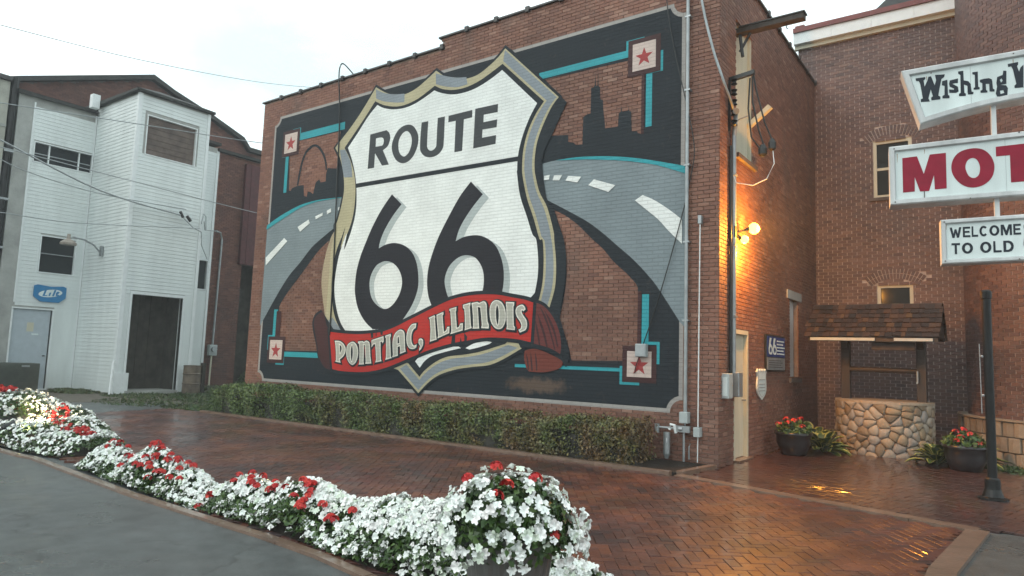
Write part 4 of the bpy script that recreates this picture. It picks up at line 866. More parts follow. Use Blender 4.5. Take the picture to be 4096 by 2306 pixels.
MB().mat(darkm).tube([(XW+.42, 11.30, 6.46), (XW+.46, 11.30, 6.2), (XW+.60, 11.30, 5.6), (XW+.72, 11.32, 5.28)], .014, 6).tube([(XW+.40, 11.30, 6.44), (XW+.40, 11.30, 6.0), (XW+.50, 11.30, 5.5), (XW+.58, 11.32, 5.22)], .014, 6).tube([(XW+.36, 11.30, 6.42), (XW+.33, 11.30, 5.9), (XW+.38, 11.30, 5.4), (XW+.54, 11.32, 5.14)], .014, 6).build('wire', t)
MB().mat(darkm).lathe((XW+.56, 11.32), [(.03, 5.04), (.07, 5.08), (.075, 5.17), (.04, 5.24)], 10).lathe((XW+.71, 11.32), [(.03, 5.12), (.06, 5.15), (.065, 5.25), (.03, 5.32)], 10).build('connector', t)
MB().mat(trimw).tube([(XW+.72, 11.32, 5.14), (XW+.74, 11.32, 4.9), (XW+.62, 11.32, 4.66), (XW+.40, 11.32, 4.58), (XW+.12, 11.34, 4.66), (XW+.06, 11.36, 4.8)], .008, 6).build('wire', t)
MB().mat(greym).tube([(XW+.10, 11.3, 5.62), (XW+.16, 11.32, 5.74), (XW+.34, 11.32, 5.78)], .012, 6).build('wire', t)
wire('service_cable', 'twisted grey overhead cable coming down past the brick corner to the insulator rack', 'cable',
     [(-4.12, 10.5, 8.9), (-4.05, 10.74, 7.76), (-3.87, 10.76, 6.89), (-3.72, 10.8, 6.35), (-3.66, 11.0, 6.05), (-3.66, 11.22, 5.9)], .022, greym)

# sodium lamp: wall box and two bulb holders
t = thing('wall_lamp', 'lit orange sodium wall lamp with two bulbs above the cream door', 'lamp', (XW, 11.45, 3.9))
bevel(MB().mat(darkm).box(XW, XW+.10, 11.36, 11.54, 3.74, 3.94).build('wall_box', t), .01)
for (bx, by, bz), s in (((-3.47, 11.70, 3.93), 380), ((-3.57, 11.52, 3.72), 170)):
    MB().mat(darkm).tube([(XW+.08, 11.45, 3.84), ((XW+bx)/2+.02, (11.45+by)/2, (3.84+bz)/2), (bx-.05, by-.02, bz)], [.016, .016, .045], 8).build('arm', t)
    r = .095 if s == 380 else .07
    bo = MB().mat(sodium_m).lathe((bx, by), [(.3*r, bz-r), (.8*r, bz-.6*r), (r, bz), (.8*r, bz+.6*r), (.3*r, bz+r)], 14).build('bulb', t, smooth=True)
    ld = bpy.data.lights.new('sodium', 'POINT'); ld.energy = s; ld.color = (1, .40, .045); ld.shadow_soft_size = .08
    lo_ = bpy.data.objects.new('sodium_light', ld); C.objects.link(lo_); lo_.location = (bx+.13, by+.03, bz-.02) if s == 380 else (XW+.14, 11.62, 3.50)

# plaques on the side wall
def side_plate(y0, y1, z0, z1, d0, d1, mat, name, t): return bevel(MB().mat(mat).box(XW+d0, XW+d1, y0, y1, z0, z1).build(name, t), .006)
to_side = lambda off: (lambda x, y: (XW+off, x, y))
t = thing('blue_plaque', 'blue and grey plaque with large white 66 on the side wall right of the door', 'plaque', (XW, 14.0, 1.5))
side_plate(13.32, 14.64, 1.52, 2.22, .01, .045, darkm, 'frame', t)
side_plate(13.36, 14.60, 1.80, 2.19, .045, .055, bluep, 'blue_panel', t)
side_plate(13.36, 14.60, 1.55, 1.785, .045, .055, greym, 'grey_panel', t)
def six(x, z, w, h):
    o = parse('.25,1! .75,1! .45,.62! .70,.60 .95,.45 1,.28 .85,.06 .5,0 .15,.06 0,.28 .05,.5'); hh = parse('.5,.46 .7,.38 .74,.27 .66,.16 .5,.12 .34,.16 .26,.27 .3,.38')
    f = lambda P: [(x+a*w, z+b*h) for a, b in smooth(P, 4)]
    return [f(o), f(hh)]
for y in (13.42, 13.70): sheet('numeral', six(y, 1.84, .27, .32), sign_w, to_side(.062), t)
for q in range(5):
    z = 2.10-.062*q; MB().mat(sign_w).box(XW+.056, XW+.060, 14.02, 14.02+(.5, .42, .55, .46, .52)[q], z, z+.026).build('text_line', t)
for q in range(4): MB().mat(mortar_d).box(XW+.056, XW+.060, 13.46, 14.4-.1*(q % 2), 1.60+.042*q, 1.612+.042*q).build('text_line', t)
t = thing('shield_sign', 'small white shield shaped sign on the side wall just right of the cream door', 'sign', (XW, 13.05, 1.0))
o = parse('0,.88! .12,.98 .25,.90! .38,.98 .5,.90! .62,.98 .75,.90! .88,.98 1,.88! .92,.72 .98,.45 .95,.28 .8,.14 .5,0! .2,.14 .05,.28 .02,.45 .08,.72')
pts = [(12.76+a*.60, 1.0+b*.58) for a, b in smooth(o, 4)]
bb = MB().mat(sign_w); n = len(pts); bb.v = [(XW+.012, a, b) for a, b in pts]+[(XW+.04, a, b) for a, b in pts]
for tr in tessellate_polygon([[Vector((a, b, 0)) for a, b in pts]]): bb.face(tuple(n+i for i in tr)); bb.face(tuple(reversed(tr)))
for i in range(n): bb.face((i, (i+1) % n, n+(i+1) % n, n+i))
bb.build('plate', t)
q = [(13.06+(a-13.06)*.86, 1.30+(b-1.30)*.86) for a, b in pts]
sheet('border_line', [q, [(13.06+(a-13.06)*.95, 1.30+(b-1.30)*.96) for a, b in q]], greym, to_side(.044), t)
for z in (1.36, 1.28, 1.22, 1.16): MB().mat(greym).box(XW+.041, XW+.046, 12.88, 13.24, z, z+.014).build('text_line', t)

# ================================================================ REAR BRICK BUILDING WITH TURRET
YR, XR0, XR1 = 17.72, -4.14, -.66
rb = thing('rear_brick_building', 'dark brick building with white cornice and round turret behind the wishing well', 'building', (XR0, YR, 0))
TC, TR = (1.6, 17.0), 2.35
wr = [(-2.49-XR0, -1.70-XR0, 5.62, 6.98), (-2.46-XR0, -1.74-XR0, 2.6, 3.58)]
mb = MB().mat(mortar_w)
xs = sorted({XR0, 3, *[XR0+r[0] for r in wr], *[XR0+r[1] for r in wr]}); zs = sorted({0, 9.75, *[r[2] for r in wr], *[r[3] for r in wr]})
for a, b2 in zip(xs[:-1], xs[1:]):
    for c, d in zip(zs[:-1], zs[1:]):
        if any(XR0+r[0] < (a+b2)/2 < XR0+r[1] and r[2] < (c+d)/2 < r[3] for r in wr): continue
        mb.box(a, b2, YR+.012, YR+.35, c, d)
mb.box(XR0+.012, XR0+.35, YR+.35, YR+5, 0, 9.75)
mb.build('wall', rb)
RLN, RHT = .212, .074
# arches over the windows: the plain brickwork stays out of them
def arch_band(cx, zc, r0, r1, a0):
    return lambda u, z: r0 < math.hypot(u-cx, z-zc) < r1 and z > zc and abs(math.atan2(u-cx, z-zc)) < a0
A1 = (-2.10-XR0, 6.22, .86, 1.10, .62); A2 = (-2.10-XR0, 2.92, .78, 1.04, .66)
pl = lay(XR1-XR0+.1, 0, 9.70, wr, L=RLN, H=RHT)
pl = [p for p in pl if not (arch_band(*A1)(p[0], p[1]) or arch_band(*A2)(p[0], p[1]))]
brick_walls(rb, [((XR0, YR, 0), (1, 0, 0), (0, -1, 0), pl)], brick_purple, single=220, jl=.020, jh=.006, L=RLN, H=RHT, visible=lambda p: p.x > -3.6 or p.z > 8.5)
for cx, zc, r0, r1, a0 in (A1, A2):
    for row in range(2):
        q0 = r0+.005+row*(r1-r0)/2; q1 = q0+(r1-r0)/2-.012; n = 17
        for k in range(n):
            t0 = -a0+2*a0*k/n+.010; t1 = -a0+2*a0*(k+1)/n-.010
            P = [(XR0+cx+r*math.sin(t), zc+r*math.cos(t)) for r, t in ((q0, t0), (q0, t1), (q1, t1), (q1, t0))]
            b = MB().mat(brick_purple); b.tone = R.uniform(0, .5); b.v = [(x, YR-.006, z) for x, z in P]+[(x, YR+.014, z) for x, z in P]
            for f in ((0, 1, 2, 3), (1, 0, 4, 5), (2, 1, 5, 6), (3, 2, 6, 7), (0, 3, 7, 4)): b.face(f)
            b.build('arch_brick', rb)
def rear_window(x0, x1, z0, z1, rail):
    w = MB().mat(creamp)
    for q in ((x0, x0+.07, z0, z1), (x1-.07, x1, z0, z1), (x0+.07, x1-.07, z1-.08, z1), (x0+.07, x1-.07, z0, z0+.06)): w.box(q[0], q[1], YR+.03, YR+.11, q[2], q[3])
    w = w.build('window', rb)
    if rail: MB().mat(creamp).box(x0+.07, x1-.07, YR+.05, YR+.09, rail-.03, rail+.03).build('sash', w)
    parts = ((z0+.06, rail-.03), (rail+.03, z1-.08)) if rail else ((z0+.06, z1-.08),)
    for a, b2 in parts: MB().mat(glass_d).box(x0+.07, x1-.07, YR+.075, YR+.08, a, b2).build('pane', w)
rear_window(-2.49, -1.70, 5.62, 6.98, 6.30); rear_window(-2.46, -1.74, 2.6, 3.58, None)
MB().mat(mortar_d).box(-2.58, -1.62, YR-.05, YR+.1, 5.54, 5.615).build('sill', rb)
for k in range(4):
    a, b2 = XR0-.06+k*.88, XR0-.06+(k+1)*.88-.004
    if k == 3: b2 = -.70
    MB().mat(trimw).box(a, b2, YR-.22, YR+.012, 9.70, 9.98).build('cornice', rb)
    MB().mat(creamp).box(a, b2, YR-.10, YR-.0, 9.60, 9.695).build('cornice', rb)
    MB().mat(copper).box(a, b2, YR-.27, YR+.012, 9.983, 10.10).build('gutter', rb)
MB().mat(copper).box(XR0-.02, XR0+.2, YR-.22, YR+.1, 10.10, 10.17).build('gutter', rb)
mb = MB().mat(roof_d); mb.v = [(-2.6, YR+.1, 10.1), (2.6, YR+.1, 10.1), (2.6, YR+6, 10.1), (-2.6, YR+6, 10.1), (-1.2, YR+2.4, 12.6), (1.5, YR+2.4, 12.6)]
for f in ((0, 1, 5, 4), (1, 2, 5), (2, 3, 4, 5), (3, 0, 4)): mb.face(f)
mb.build('roof', rb)
MB().mat(roof_d).box(XR0, -.8, YR+.012, YR+5, 9.98, 10.08).build('roof', rb)
# turret
MB().mat(mortar_w).lathe(TC, [(TR-.012, 0), (TR-.012, 11)], 96).build('turret_core', rb)
tb = []
r = 0; Cn = round(2*math.pi*TR/RLN)
aV = lambda a: (TC[0]+TR*math.cos(a), TC[1]+TR*math.sin(a))
mbj = MB().mat(brick_purple)
while (r+1)*RHT < 11:
    for k in range(Cn):
        a = 2*math.pi*(k+.5*(r % 2))/Cn; deg = math.degrees(a) % 360
        if not 150 < deg < 290 or (r+.5)*RHT < .78: continue
        tb.append((a, (r+.5)*RHT))
    r += 1
vis = [q for q in tb if q[1] < 6 and in_view((*aV(q[0]), q[1])) and math.degrees(q[0]) % 360 > 185]
vis.sort(key=lambda q: (Vector((*aV(q[0]), q[1]))-CAMP).length); one = set(vis[:80])
for q in tb:
    a, z = q; n = Vector((math.cos(a), math.sin(a), 0)); u = Vector((-math.sin(a), math.cos(a), 0)); p = Vector((TC[0], TC[1], z))+n*(TR-.002)
    if q in one:
        M = Matrix(((u.x, -n.x, 0, p.x), (u.y, -n.y, 0, p.y), (0, 0, 1, p.z), (0, 0, 0, 1)))
        link('brick', brick_mesh(brick_purple, RLN, RHT, .016, round(min(1, max(0, R.gauss(.5, .2)))*9)/9, .020, .006), rb, M)
    else:
        mbj.tone = min(1, max(0, R.gauss(.5, .2))); e = u*(RLN-.020)/2; h = (RHT-.006)/2; b = len(mbj.v)
        for base in (p+n*.004, p-n*.016):
            for s_, t_ in ((-1, -1), (1, -1), (1, 1), (-1, 1)): w = base+e*s_; mbj.v.append((w.x, w.y, w.z+h*t_))
        for f in ((0,1,2,3),(4,5,1,0),(5,6,2,1),(6,7,3,2),(7,4,0,3)): mbj.face(tuple(b+k for k in f))
mbj.build('brickwork', rb, kind='stuff')
# limestone base blocks of the turret
for row in range(3):
    n = 22; z0, z1 = -.02+.27*row, -.02+.27*(row+1)-.012
    for k in range(n):
        a0 = math.radians(170)+math.radians(120)*(k+.5*(row % 2))/n; a1 = a0+math.radians(120)/n-.006
        ro, ri = TR+.16+R.uniform(-.02, .02), TR-.02; b = MB().mat(limestone); b.tone = R.random()
        am = (a0+a1)/2; P = [(ri, a0), (ro-.02, a0), (ro, am), (ro-.02, a1), (ri, a1)]; Q = [(TC[0]+r_*math.cos(a), TC[1]+r_*math.sin(a)) for r_, a in P]
        bevel(b.prism(Q, z0, z1).build('stone_block', rb), .015)
strip('plinth_cap', [(TC[0]+(TR+.09)*math.cos(math.radians(d)), TC[1]+(TR+.09)*math.sin(math.radians(d))) for d in range(170, 292, 5)], .2, .82, .03, limestone, rb)

# ================================================================ WISHING WELL
WX, WY, WR, WH = -2.06, 15.35, .84, 1.02
well = thing('wishing_well', 'round fieldstone wishing well with a shingled gable roof on dark posts', 'wishing well', (WX, WY, 0))
MB().mat(mortar_l).lathe((WX, WY), [(WR-.03, 0), (WR-.03, WH-.03)], 48).build('core', well)
CIR = 2*math.pi*WR
sites = []
while len(sites) < 185:
    best = max(((R.uniform(0, CIR), R.uniform(.02, WH-.02)) for _ in range(14)), key=lambda c: min([((min(abs(c[0]-s[0]), CIR-abs(c[0]-s[0]))*.8)**2+((c[1]-s[1])*1.25)**2) for s in sites] or [9]))
    sites.append(best)
for si, (sx0, sz0) in enumerate(sites):
    cell = [(sx0-.5, 0), (sx0+.5, 0), (sx0+.5, WH), (sx0-.5, WH)]
    for sj, (ox, oz) in enumerate(sites):
        if si == sj: continue
        ox = ox+CIR*round((sx0-ox)/CIR)
        if abs(ox-sx0) > .7: continue
        mx_, mz_ = (sx0+ox)/2, (sz0+oz)/2; nx, nz_ = ox-sx0, oz-sz0; out = []
        for i in range(len(cell)):
            p, q = cell[i-1], cell[i]; dp = (p[0]-mx_)*nx+(p[1]-mz_)*nz_; dq = (q[0]-mx_)*nx+(q[1]-mz_)*nz_
            if (dp < 0) != (dq < 0): f = dp/(dp-dq); out.append((p[0]+(q[0]-p[0])*f, p[1]+(q[1]-p[1])*f))
            if dq < 0: out.append(q)
        cell = out
        if len(cell) < 3: break
    if len(cell) < 3: continue
    cx_, cz_ = sum(p[0] for p in cell)/len(cell), sum(p[1] for p in cell)/len(cell)
    cell = smooth([(p[0], p[1], 0) for p in cell], 3)
    cell = [(cx_+(p[0]-cx_)*.90, cz_+(p[1]-cz_)*.90) for p in cell]
    b = MB().mat(stone_mat); b.tone = R.random(); d = R.uniform(.035, .06); k = len(cell)
    def cyl(u_, z_, o_): a_ = u_/WR; return (WX+(WR-.03+o_)*math.cos(a_), WY+(WR-.03+o_)*math.sin(a_), z_)
    for sc_, dd_ in ((1, 0), (.95, .55*d), (.72, .92*d)): b.v += [cyl(cx_+(p[0]-cx_)*sc_, cz_+(p[1]-cz_)*sc_, dd_) for p in cell]
    b.v.append(cyl(cx_, cz_, d))
    for q in range(2):
        for i in range(k): b.face((q*k+i, q*k+(i+1) % k, (q+1)*k+(i+1) % k, (q+1)*k+i))
    for i in range(k): b.face((2*k+i, 2*k+(i+1) % k, 3*k))
    b.build('stone', well, smooth=True)
MB().mat(stone_mat).lathe((WX, WY), [(WR-.22, WH-.03), (WR+.02, WH-.03), (WR+.02, WH+.015), (WR-.22, WH+.015)], 40).build('rim', well)
for sx_ in (-.66, .66):
    bevel(MB().mat(wood_d).box(WX+sx_-.08, WX+sx_+.08, WY-.08, WY+.08, .7, 2.52).build('post', well), .01)
    MB().mat(wood_d).obox((WX+sx_-.05, WY-.07, 2.02), (.10, 0, 0), (0, -.40, .30), (0, .05, .09)).build('brace', well)
MB().mat(wood_d).tube([(WX-.62, WY-.02, 1.62), (WX+.62, WY-.02, 1.62)], .05, 12).build('roller', well)
MB().mat(greym).tube([(WX+.60, WY-.14, 1.62), (WX+.60, WY-.14, 1.40), (WX+.60, WY-.24, 1.40)], .018).build('crank', well)
EX0, EX1, EZ, RZ, HW = WX-1.20, WX+1.0, 2.24, 2.90, .78
for side in (-1, 1):
    a = Vector((EX0, WY+side*HW, EZ)); sl = Vector((0, -side*HW, RZ-EZ)); u = Vector((EX1-EX0, 0, 0)); nn = Vector((0, side*(RZ-EZ), HW)).normalized()
    b = MB().mat(wood_d); o_ = a-nn*.03
    (b.obox(o_, u, sl, nn*.03) if side < 0 else b.obox(o_+sl, u, -sl, nn*.03)); b.build('roof_board', well)
    rows = 7
    for rr_ in range(rows):
        x = EX0-.03-R.uniform(0, .08)
        while x < EX1+.02:
            w = R.uniform(.07, .16); t0, t1 = rr_/rows-.035+R.uniform(-.012, .012), (rr_+1)/rows+.05
            p = Vector((x, a.y, a.z))+sl*t0+nn*.028; q = Vector((x, a.y, a.z))+sl*min(t1, 1.02)+nn*.006
            p += nn*R.uniform(0, .014)+u.normalized()*R.uniform(-.006, .006); b = MB().mat(shingle_mat); b.tone = min(1, max(0, R.gauss(.45, .27))); W_ = Vector((min(w, EX1+.05-x)-.006, 0, 0))
            (b.obox(p, W_, q-p, nn*.014) if side < 0 else b.obox(q, W_, p-q, nn*.014)); b.build('shingle', well)
            x += w
for fa, fb in ((EX0+.04, WX-.02), (WX+.30, EX1-.08)): MB().mat(greyp).box(fa, fb, WY-HW-.035, WY-HW-.005, EZ-.075, EZ-.02).build('fascia', well)
MB().mat(wood_d).box(EX0, EX1, WY-HW-.003, WY-HW+.03, EZ-.09, EZ-.0).build('eave_board', well)
for x in (EX0+.05, EX1-.03):
    b = MB().mat(wood_d); b.v = [(x, WY-HW+.03, EZ), (x, WY+HW-.03, EZ), (x, WY, RZ-.02), (x+.03, WY-HW+.03, EZ), (x+.03, WY+HW-.03, EZ), (x+.03, WY, RZ-.02)]
    for f in ((0, 2, 1), (3, 4, 5), (0, 1, 4, 3), (1, 2, 5, 4), (2, 0, 3, 5)): b.face(f)
    b.build('gable', well)
t = thing('hanging_board', 'dark hanging board with pale top edge under the well roof', 'sign', (WX+.1, WY-.7, 2.0))
bevel(MB().mat(wood_d).box(WX-.1, WX+.62, WY-.62, WY-.58, 2.00, 2.15).build('board', t), .005)
MB().mat(greyp).box(WX-.1, WX+.62, WY-.625, WY-.575, 2.152, 2.175).build('top_edge', t)
MB().mat(darkm).tube([(WX-.02, WY-.6, 2.17), (WX-.02, WY-.6, 2.32)], .006).tube([(WX+.54, WY-.6, 2.17), (WX+.54, WY-.6, 2.32)], .006).build('chain', t)

# ================================================================ POTS AND HOSTAS BY THE WELL
def red_cluster(name, c, r, parent, n=14, s=.020, mat=None):
    """a geranium head: florets on a ball"""
    b = MB().mat(mat or petal_r)
    for k in range(n):
        d = Vector((R.gauss(0, 1), R.gauss(0, 1), abs(R.gauss(0, 1))+.2)).normalized(); p = Vector(c)+d*r
        a = d.cross(Vector((0, 0, 1)) if abs(d.z) < .9 else Vector((1, 0, 0))).normalized(); e = d.cross(a); b.tone = R.random()
        m_ = len(b.v); b.v.append(tuple(p))
        for q in range(5): t = 2*math.pi*q/5; b.v.append(tuple(p+(a*math.cos(t)+e*math.sin(t))*s+d*s*.25))
        for q in range(5): b.face((m_, m_+1+q, m_+1+(q+1) % 5))
    return b.build(name, parent)
def ball_points(c, rx, ry, rz, n):
    v = NP.normal(0, 1, (n, 3)); v /= np.linalg.norm(v, axis=1)[:, None]; v[:, 2] = np.abs(v[:, 2])
    rad = NP.uniform(.45, 1, n)[:, None]**.6
    return np.array(c)+v*rad*np.array([rx, ry, rz]), v
def pot(label, x, y, r, h, heads, grp):
    t = thing('flower_pot', label, 'flower pot', (x, y, 0), grp)
    MB().mat(pot_m).lathe((x, y), [(r*.70, .03), (r*.98, h*.55), (r, h*.85), (r*1.08, h*.88), (r*1.08, h), (r*.96, h), (r*.94, h-.04)], 28).build('pot', t, smooth=True)
    MB().mat(soil).lathe((x, y), [(r*.9, h-.06), (r*.9, h-.03)], 20).build('soil', t)
    p, n = ball_points((x, y, h-.02), r*1.15, r*1.15, .24, 420); leaves('foliage', p, n, .05, leaf_m, t, tones=(.1, .9), kind='stuff')
    for (dx, dy, dz) in heads: red_cluster('flower_head', (x+dx, y+dy, h+dz), .055, t)
pot('dark round pot of red geraniums left of the wishing well', -3.28, 13.45, .30, .44, [(-.22, -.15, .12), (-.05, -.22, .16), (.05, -.18, .20), (.20, -.2, .10), (.1, .1, .22), (-.15, .1, .2)], 'dark pots of red geraniums')
pot('dark round pot of red geraniums right of the well beside the black post', -.66, 13.75, .31, .44, [(-.12, -.22, .20), (-.05, -.24, .12), (-.10, -.2, .05), (.08, -.2, .17), (.2, -.18, .03), (-.02, -.1, .24)], 'dark pots of red geraniums')
def hosta(label, x, y, r, n, seed):
    t = thing('hosta_plant', label, 'plant', (x, y, 0)); rr_ = random.Random(seed)
    for k in range(n):
        a = rr_.uniform(0, 2*math.pi); el = rr_.uniform(.25, 1.2); L = r*rr_.uniform(.7, 1.1); w = .085*rr_.uniform(.8, 1.3)
        d = Vector((math.cos(a), math.sin(a), 0)); s = Vector((-d.y, d.x, 0)); b = MB().mat(hosta_m)
        pts_ = []
        for i in range(6):
            f = i/5; pts_.append(Vector((x, y, .04))+d*L*math.cos(el)*f*1.0+Vector((0, 0, 1))*(L*math.sin(el)*f*1.15-L*.45*f*f))
        wd = [.012, .02, .6*w, w, .75*w, .004]
        for i, (p, q) in enumerate(zip(pts_, wd)): b.v += [tuple(p-s*q+Vector((0, 0, q*.35))), tuple(p-s*q*.72+Vector((0, 0, q*.22))), tuple(p), tuple(p+s*q*.72+Vector((0, 0, q*.22))), tuple(p+s*q+Vector((0, 0, q*.35)))]
        for i in range(5):
            for c_ in range(4):
                b.tone = rr_.uniform(.85, 1) if c_ in (0, 3) else rr_.uniform(.2, .6); q = i*5+c_; b.face((q, q+1, q+6, q+5))
        b.build('leaf', t, smooth=True)
hosta('leafy hosta with yellow edged leaves between the left pot and the well', -2.95, 14.2, .62, 42, 1)
hosta('tall variegated plant behind the left flower pot in the dark corner', -3.25, 14.9, .8, 34, 2)
hosta('leafy hosta with pale edged leaves between the well and the right pot', -1.08, 14.0, .60, 44, 3)
hosta('tall dark leafed plant behind the right flower pot by the turret', -.62, 14.7, .75, 36, 4)

# ================================================================ BLACK POST AND MOTEL SIGN
t = thing('black_post', 'glossy black steel post with a flared base in front of the turret', 'post', (-.245, 10.9, 0))
MB().mat(blackp).lathe((-.245, 10.9), [(.054, .03), (.054, 2.58), (.064, 2.59), (.064, 2.68), (.048, 2.70)], 24).build('post', t, smooth=False)
MB().mat(blackp).lathe((-.245, 10.9), [(.17, .026), (.17, .05), (.12, .065), (.09, .16), (.085, .28), (.064, .30)], 24).build('base', t)
for z in (1.82, 1.32): MB().mat(greym).lathe((-.31, 10.83), [(.012, z), (.018, z+.015), (.012, z+.03)], 8).build('bolt', t)
MB().mat(greym).tube([(-.335, 10.88, 2.0), (-.33, 10.88, 1.1)], .006).build('cable', t)

SA = math.radians(8.6); SO = Vector((0, 8.6, 0)); SU = Vector((math.cos(SA), math.sin(SA), 0)); SN = Vector((math.sin(SA), -math.cos(SA), 0))
sign = thing('motel_sign', 'white three panel motel sign reading Wishing W, MOT and WELCOME TO OLD', 'sign', tuple(SO+SU*.95))
def S3(x, z, d=0): return tuple(SO+SU*x+SN*d+Vector((0, 0, z)))
def panel(pts, depth, rim, name='panel'):
    """a sign box: edge ring standing proud round a recessed face"""
    if area(pts) < 0: pts = pts[::-1]
    n = len(pts); b = MB().mat(sign_e); ins = offset(pts, -rim)
    if len(ins) != n: raise ValueError('rim')
    loops = [(pts, -depth), (pts, -.015), (offset(pts, -.012), 0), (offset(pts, -rim+.012), 0), (ins, -.035)]
    for lp_, d in loops: b.v += [S3(x, z, d) for x, z in lp_]
    for k in range(4):
        for i in range(n): j = (i+1) % n; b.face((k*n+i, k*n+j, (k+1)*n+j, (k+1)*n+i))
    for tr in tessellate_polygon([[Vector((x, z, 0)) for x, z in pts]]): b.face(tuple(reversed(tr)))
    o = b.build(name, sign)
    sheet('face', [ins], sign_w, lambda x, z: S3(x, z, -.033), o)
    return o
def cut(name, loops, mat, parent, d=-.030): return sheet(name, [[(x, z) for x, z in lp_] for lp_ in loops], mat, lambda x, z: S3(x, z, d), parent)
XE = 1.30
arc = [(-.735, 4.30)]+[(-.735+(XE+.08+.735)*k/16, 4.30+.165*math.sin(math.pi*(k/16))*1.0+.0*k) for k in range(1, 16)]+[(XE+.10, 4.30)]
top = panel(arc+[(XE+.28, 4.965), (.22, 4.985), (-.905, 4.935)], .24, .07)
WISH = {
'W':[(-0.766, 4.835), (-0.673, 4.836), (-0.673, 4.812), (-0.69, 4.799), (-0.682, 4.727), (-0.654, 4.794), (-0.644, 4.835), (-0.618, 4.835), (-0.588, 4.728), (-0.573, 4.781), (-0.582, 4.845), (-0.49, 4.837), (-0.497, 4.807), (-0.523, 4.788), (-0.545, 4.675), (-0.556, 4.607), (-0.537, 4.592), (-0.539, 4.562), (-0.621, 4.562), (-0.624, 4.594), (-0.607, 4.607), (-0.625, 4.687), (-0.649, 4.59), (-0.637, 4.553), (-0.722, 4.557), (-0.721, 4.588), (-0.702, 4.597), (-0.723, 4.765), (-0.736, 4.799), (-0.762, 4.803)],
'i':[(-0.517, 4.764), (-0.469, 4.772), (-0.468, 4.744), (-0.467, 4.601), (-0.453, 4.591), (-0.454, 4.562), (-0.519, 4.569), (-0.518, 4.597), (-0.499, 4.606), (-0.496, 4.706), (-0.521, 4.718)],
's':[(-0.447, 4.76), (-0.371, 4.771), (-0.373, 4.718), (-0.398, 4.722), (-0.423, 4.718), (-0.374, 4.679), (-0.369, 4.625), (-0.394, 4.613), (-0.454, 4.622), (-0.456, 4.661), (-0.412, 4.651), (-0.409, 4.662), (-0.449, 4.691), (-0.454, 4.723)],
'h':[(-0.369, 4.848), (-0.321, 4.849), (-0.319, 4.74), (-0.279, 4.726), (-0.259, 4.692), (-0.252, 4.607), (-0.235, 4.597), (-0.24, 4.575), (-0.286, 4.578), (-0.289, 4.605), (-0.288, 4.674), (-0.319, 4.694), (-0.317, 4.602), (-0.305, 4.592), (-0.305, 4.566), (-0.367, 4.571), (-0.367, 4.598), (-0.351, 4.607), (-0.349, 4.806), (-0.367, 4.821)],
'I':[(-0.24, 4.819), (-0.192, 4.818), (-0.192, 4.651), (-0.18, 4.642), (-0.181, 4.619), (-0.234, 4.623), (-0.234, 4.642), (-0.221, 4.648), (-0.219, 4.785), (-0.24, 4.796)],
'n':[(-0.175, 4.724), (-0.138, 4.73), (-0.096, 4.73), (-0.072, 4.715), (-0.067, 4.692), (-0.063, 4.608), (-0.049, 4.598), (-0.052, 4.576), (-0.094, 4.583), (-0.095, 4.666), (-0.125, 4.671), (-0.124, 4.603), (-0.112, 4.593), (-0.114, 4.575), (-0.173, 4.58), (-0.174, 4.603), (-0.157, 4.611), (-0.155, 4.683), (-0.176, 4.698)],
'g':[(-0.023, 4.73), (0.025, 4.745), (0.032, 4.792), (0.059, 4.784), (0.054, 4.642), (-0.002, 4.64), (0.051, 4.628), (0.066, 4.596), (0.059, 4.522), (0.029, 4.508), (-0.03, 4.517), (-0.041, 4.552), (-0.027, 4.625), (-0.032, 4.664)],
'gh':[(-0.001, 4.696), (0.015, 4.709), (0.023, 4.685), (0.01, 4.664)],
'gh2':[(-0.004, 4.577), (0.025, 4.58), (0.033, 4.548), (0.001, 4.542)],
'V':[(0.073, 4.857), (0.162, 4.864), (0.161, 4.834), (0.151, 4.821), (0.167, 4.759), (0.18, 4.801), (0.206, 4.826), (0.198, 4.583), (0.123, 4.587), (0.122, 4.613), (0.139, 4.629), (0.115, 4.79), (0.101, 4.826), (0.075, 4.823)],
}
for k, v in WISH.items():
    if k in ('gh', 'gh2'): continue
    loops = [v]+([WISH['gh'], WISH['gh2']] if k == 'g' else [])
    cut('letter', loops, sign_k, top)
mid = panel([(-1.04, 3.42), (XE, 3.455), (XE, 4.14), (-1.04, 4.08)], .26, .062)
ML = {'M': [(-0.912, 3.945), (-0.772, 3.951), (-0.712, 3.748), (-0.652, 3.958), (-0.503, 3.961), (-0.505, 3.571), (-0.614, 3.568), (-0.618, 3.727), (-0.667, 3.555), (-0.751, 3.556), (-0.798, 3.72), (-0.801, 3.56), (-0.912, 3.557)], 'O': [(-0.25, 3.984), (-0.161, 3.954), (-0.099, 3.873), (-0.076, 3.768), (-0.101, 3.656), (-0.172, 3.583), (-0.267, 3.559), (-0.36, 3.593), (-0.434, 3.687), (-0.458, 3.794), (-0.429, 3.902), (-0.36, 3.965)], 'Oh': [(-0.262, 3.879), (-0.221, 3.845), (-0.202, 3.769), (-0.216, 3.69), (-0.259, 3.661), (-0.305, 3.692), (-0.331, 3.781), (-0.31, 3.855)], 'T': [(-0.059, 3.977), (0.178, 3.984), (0.164, 3.587), (0.049, 3.586), (0.048, 3.874), (-0.057, 3.874)], 'w1': [(-0.49, 3.136)], 'w2': [(0.105, 3.151)], 'w3': [(0.101, 3.041)], 'w4': [(-0.481, 3.02)], 't1': [(-0.477, 2.969)], 't2': [(0.082, 2.987)], 't3': [(0.078, 2.86)], 't4': [(-0.466, 2.843)], 'cr': [(-0.711, 3.57), (-0.711, 3.464)]}
cut('letter', [ML['M']], sign_r, mid)
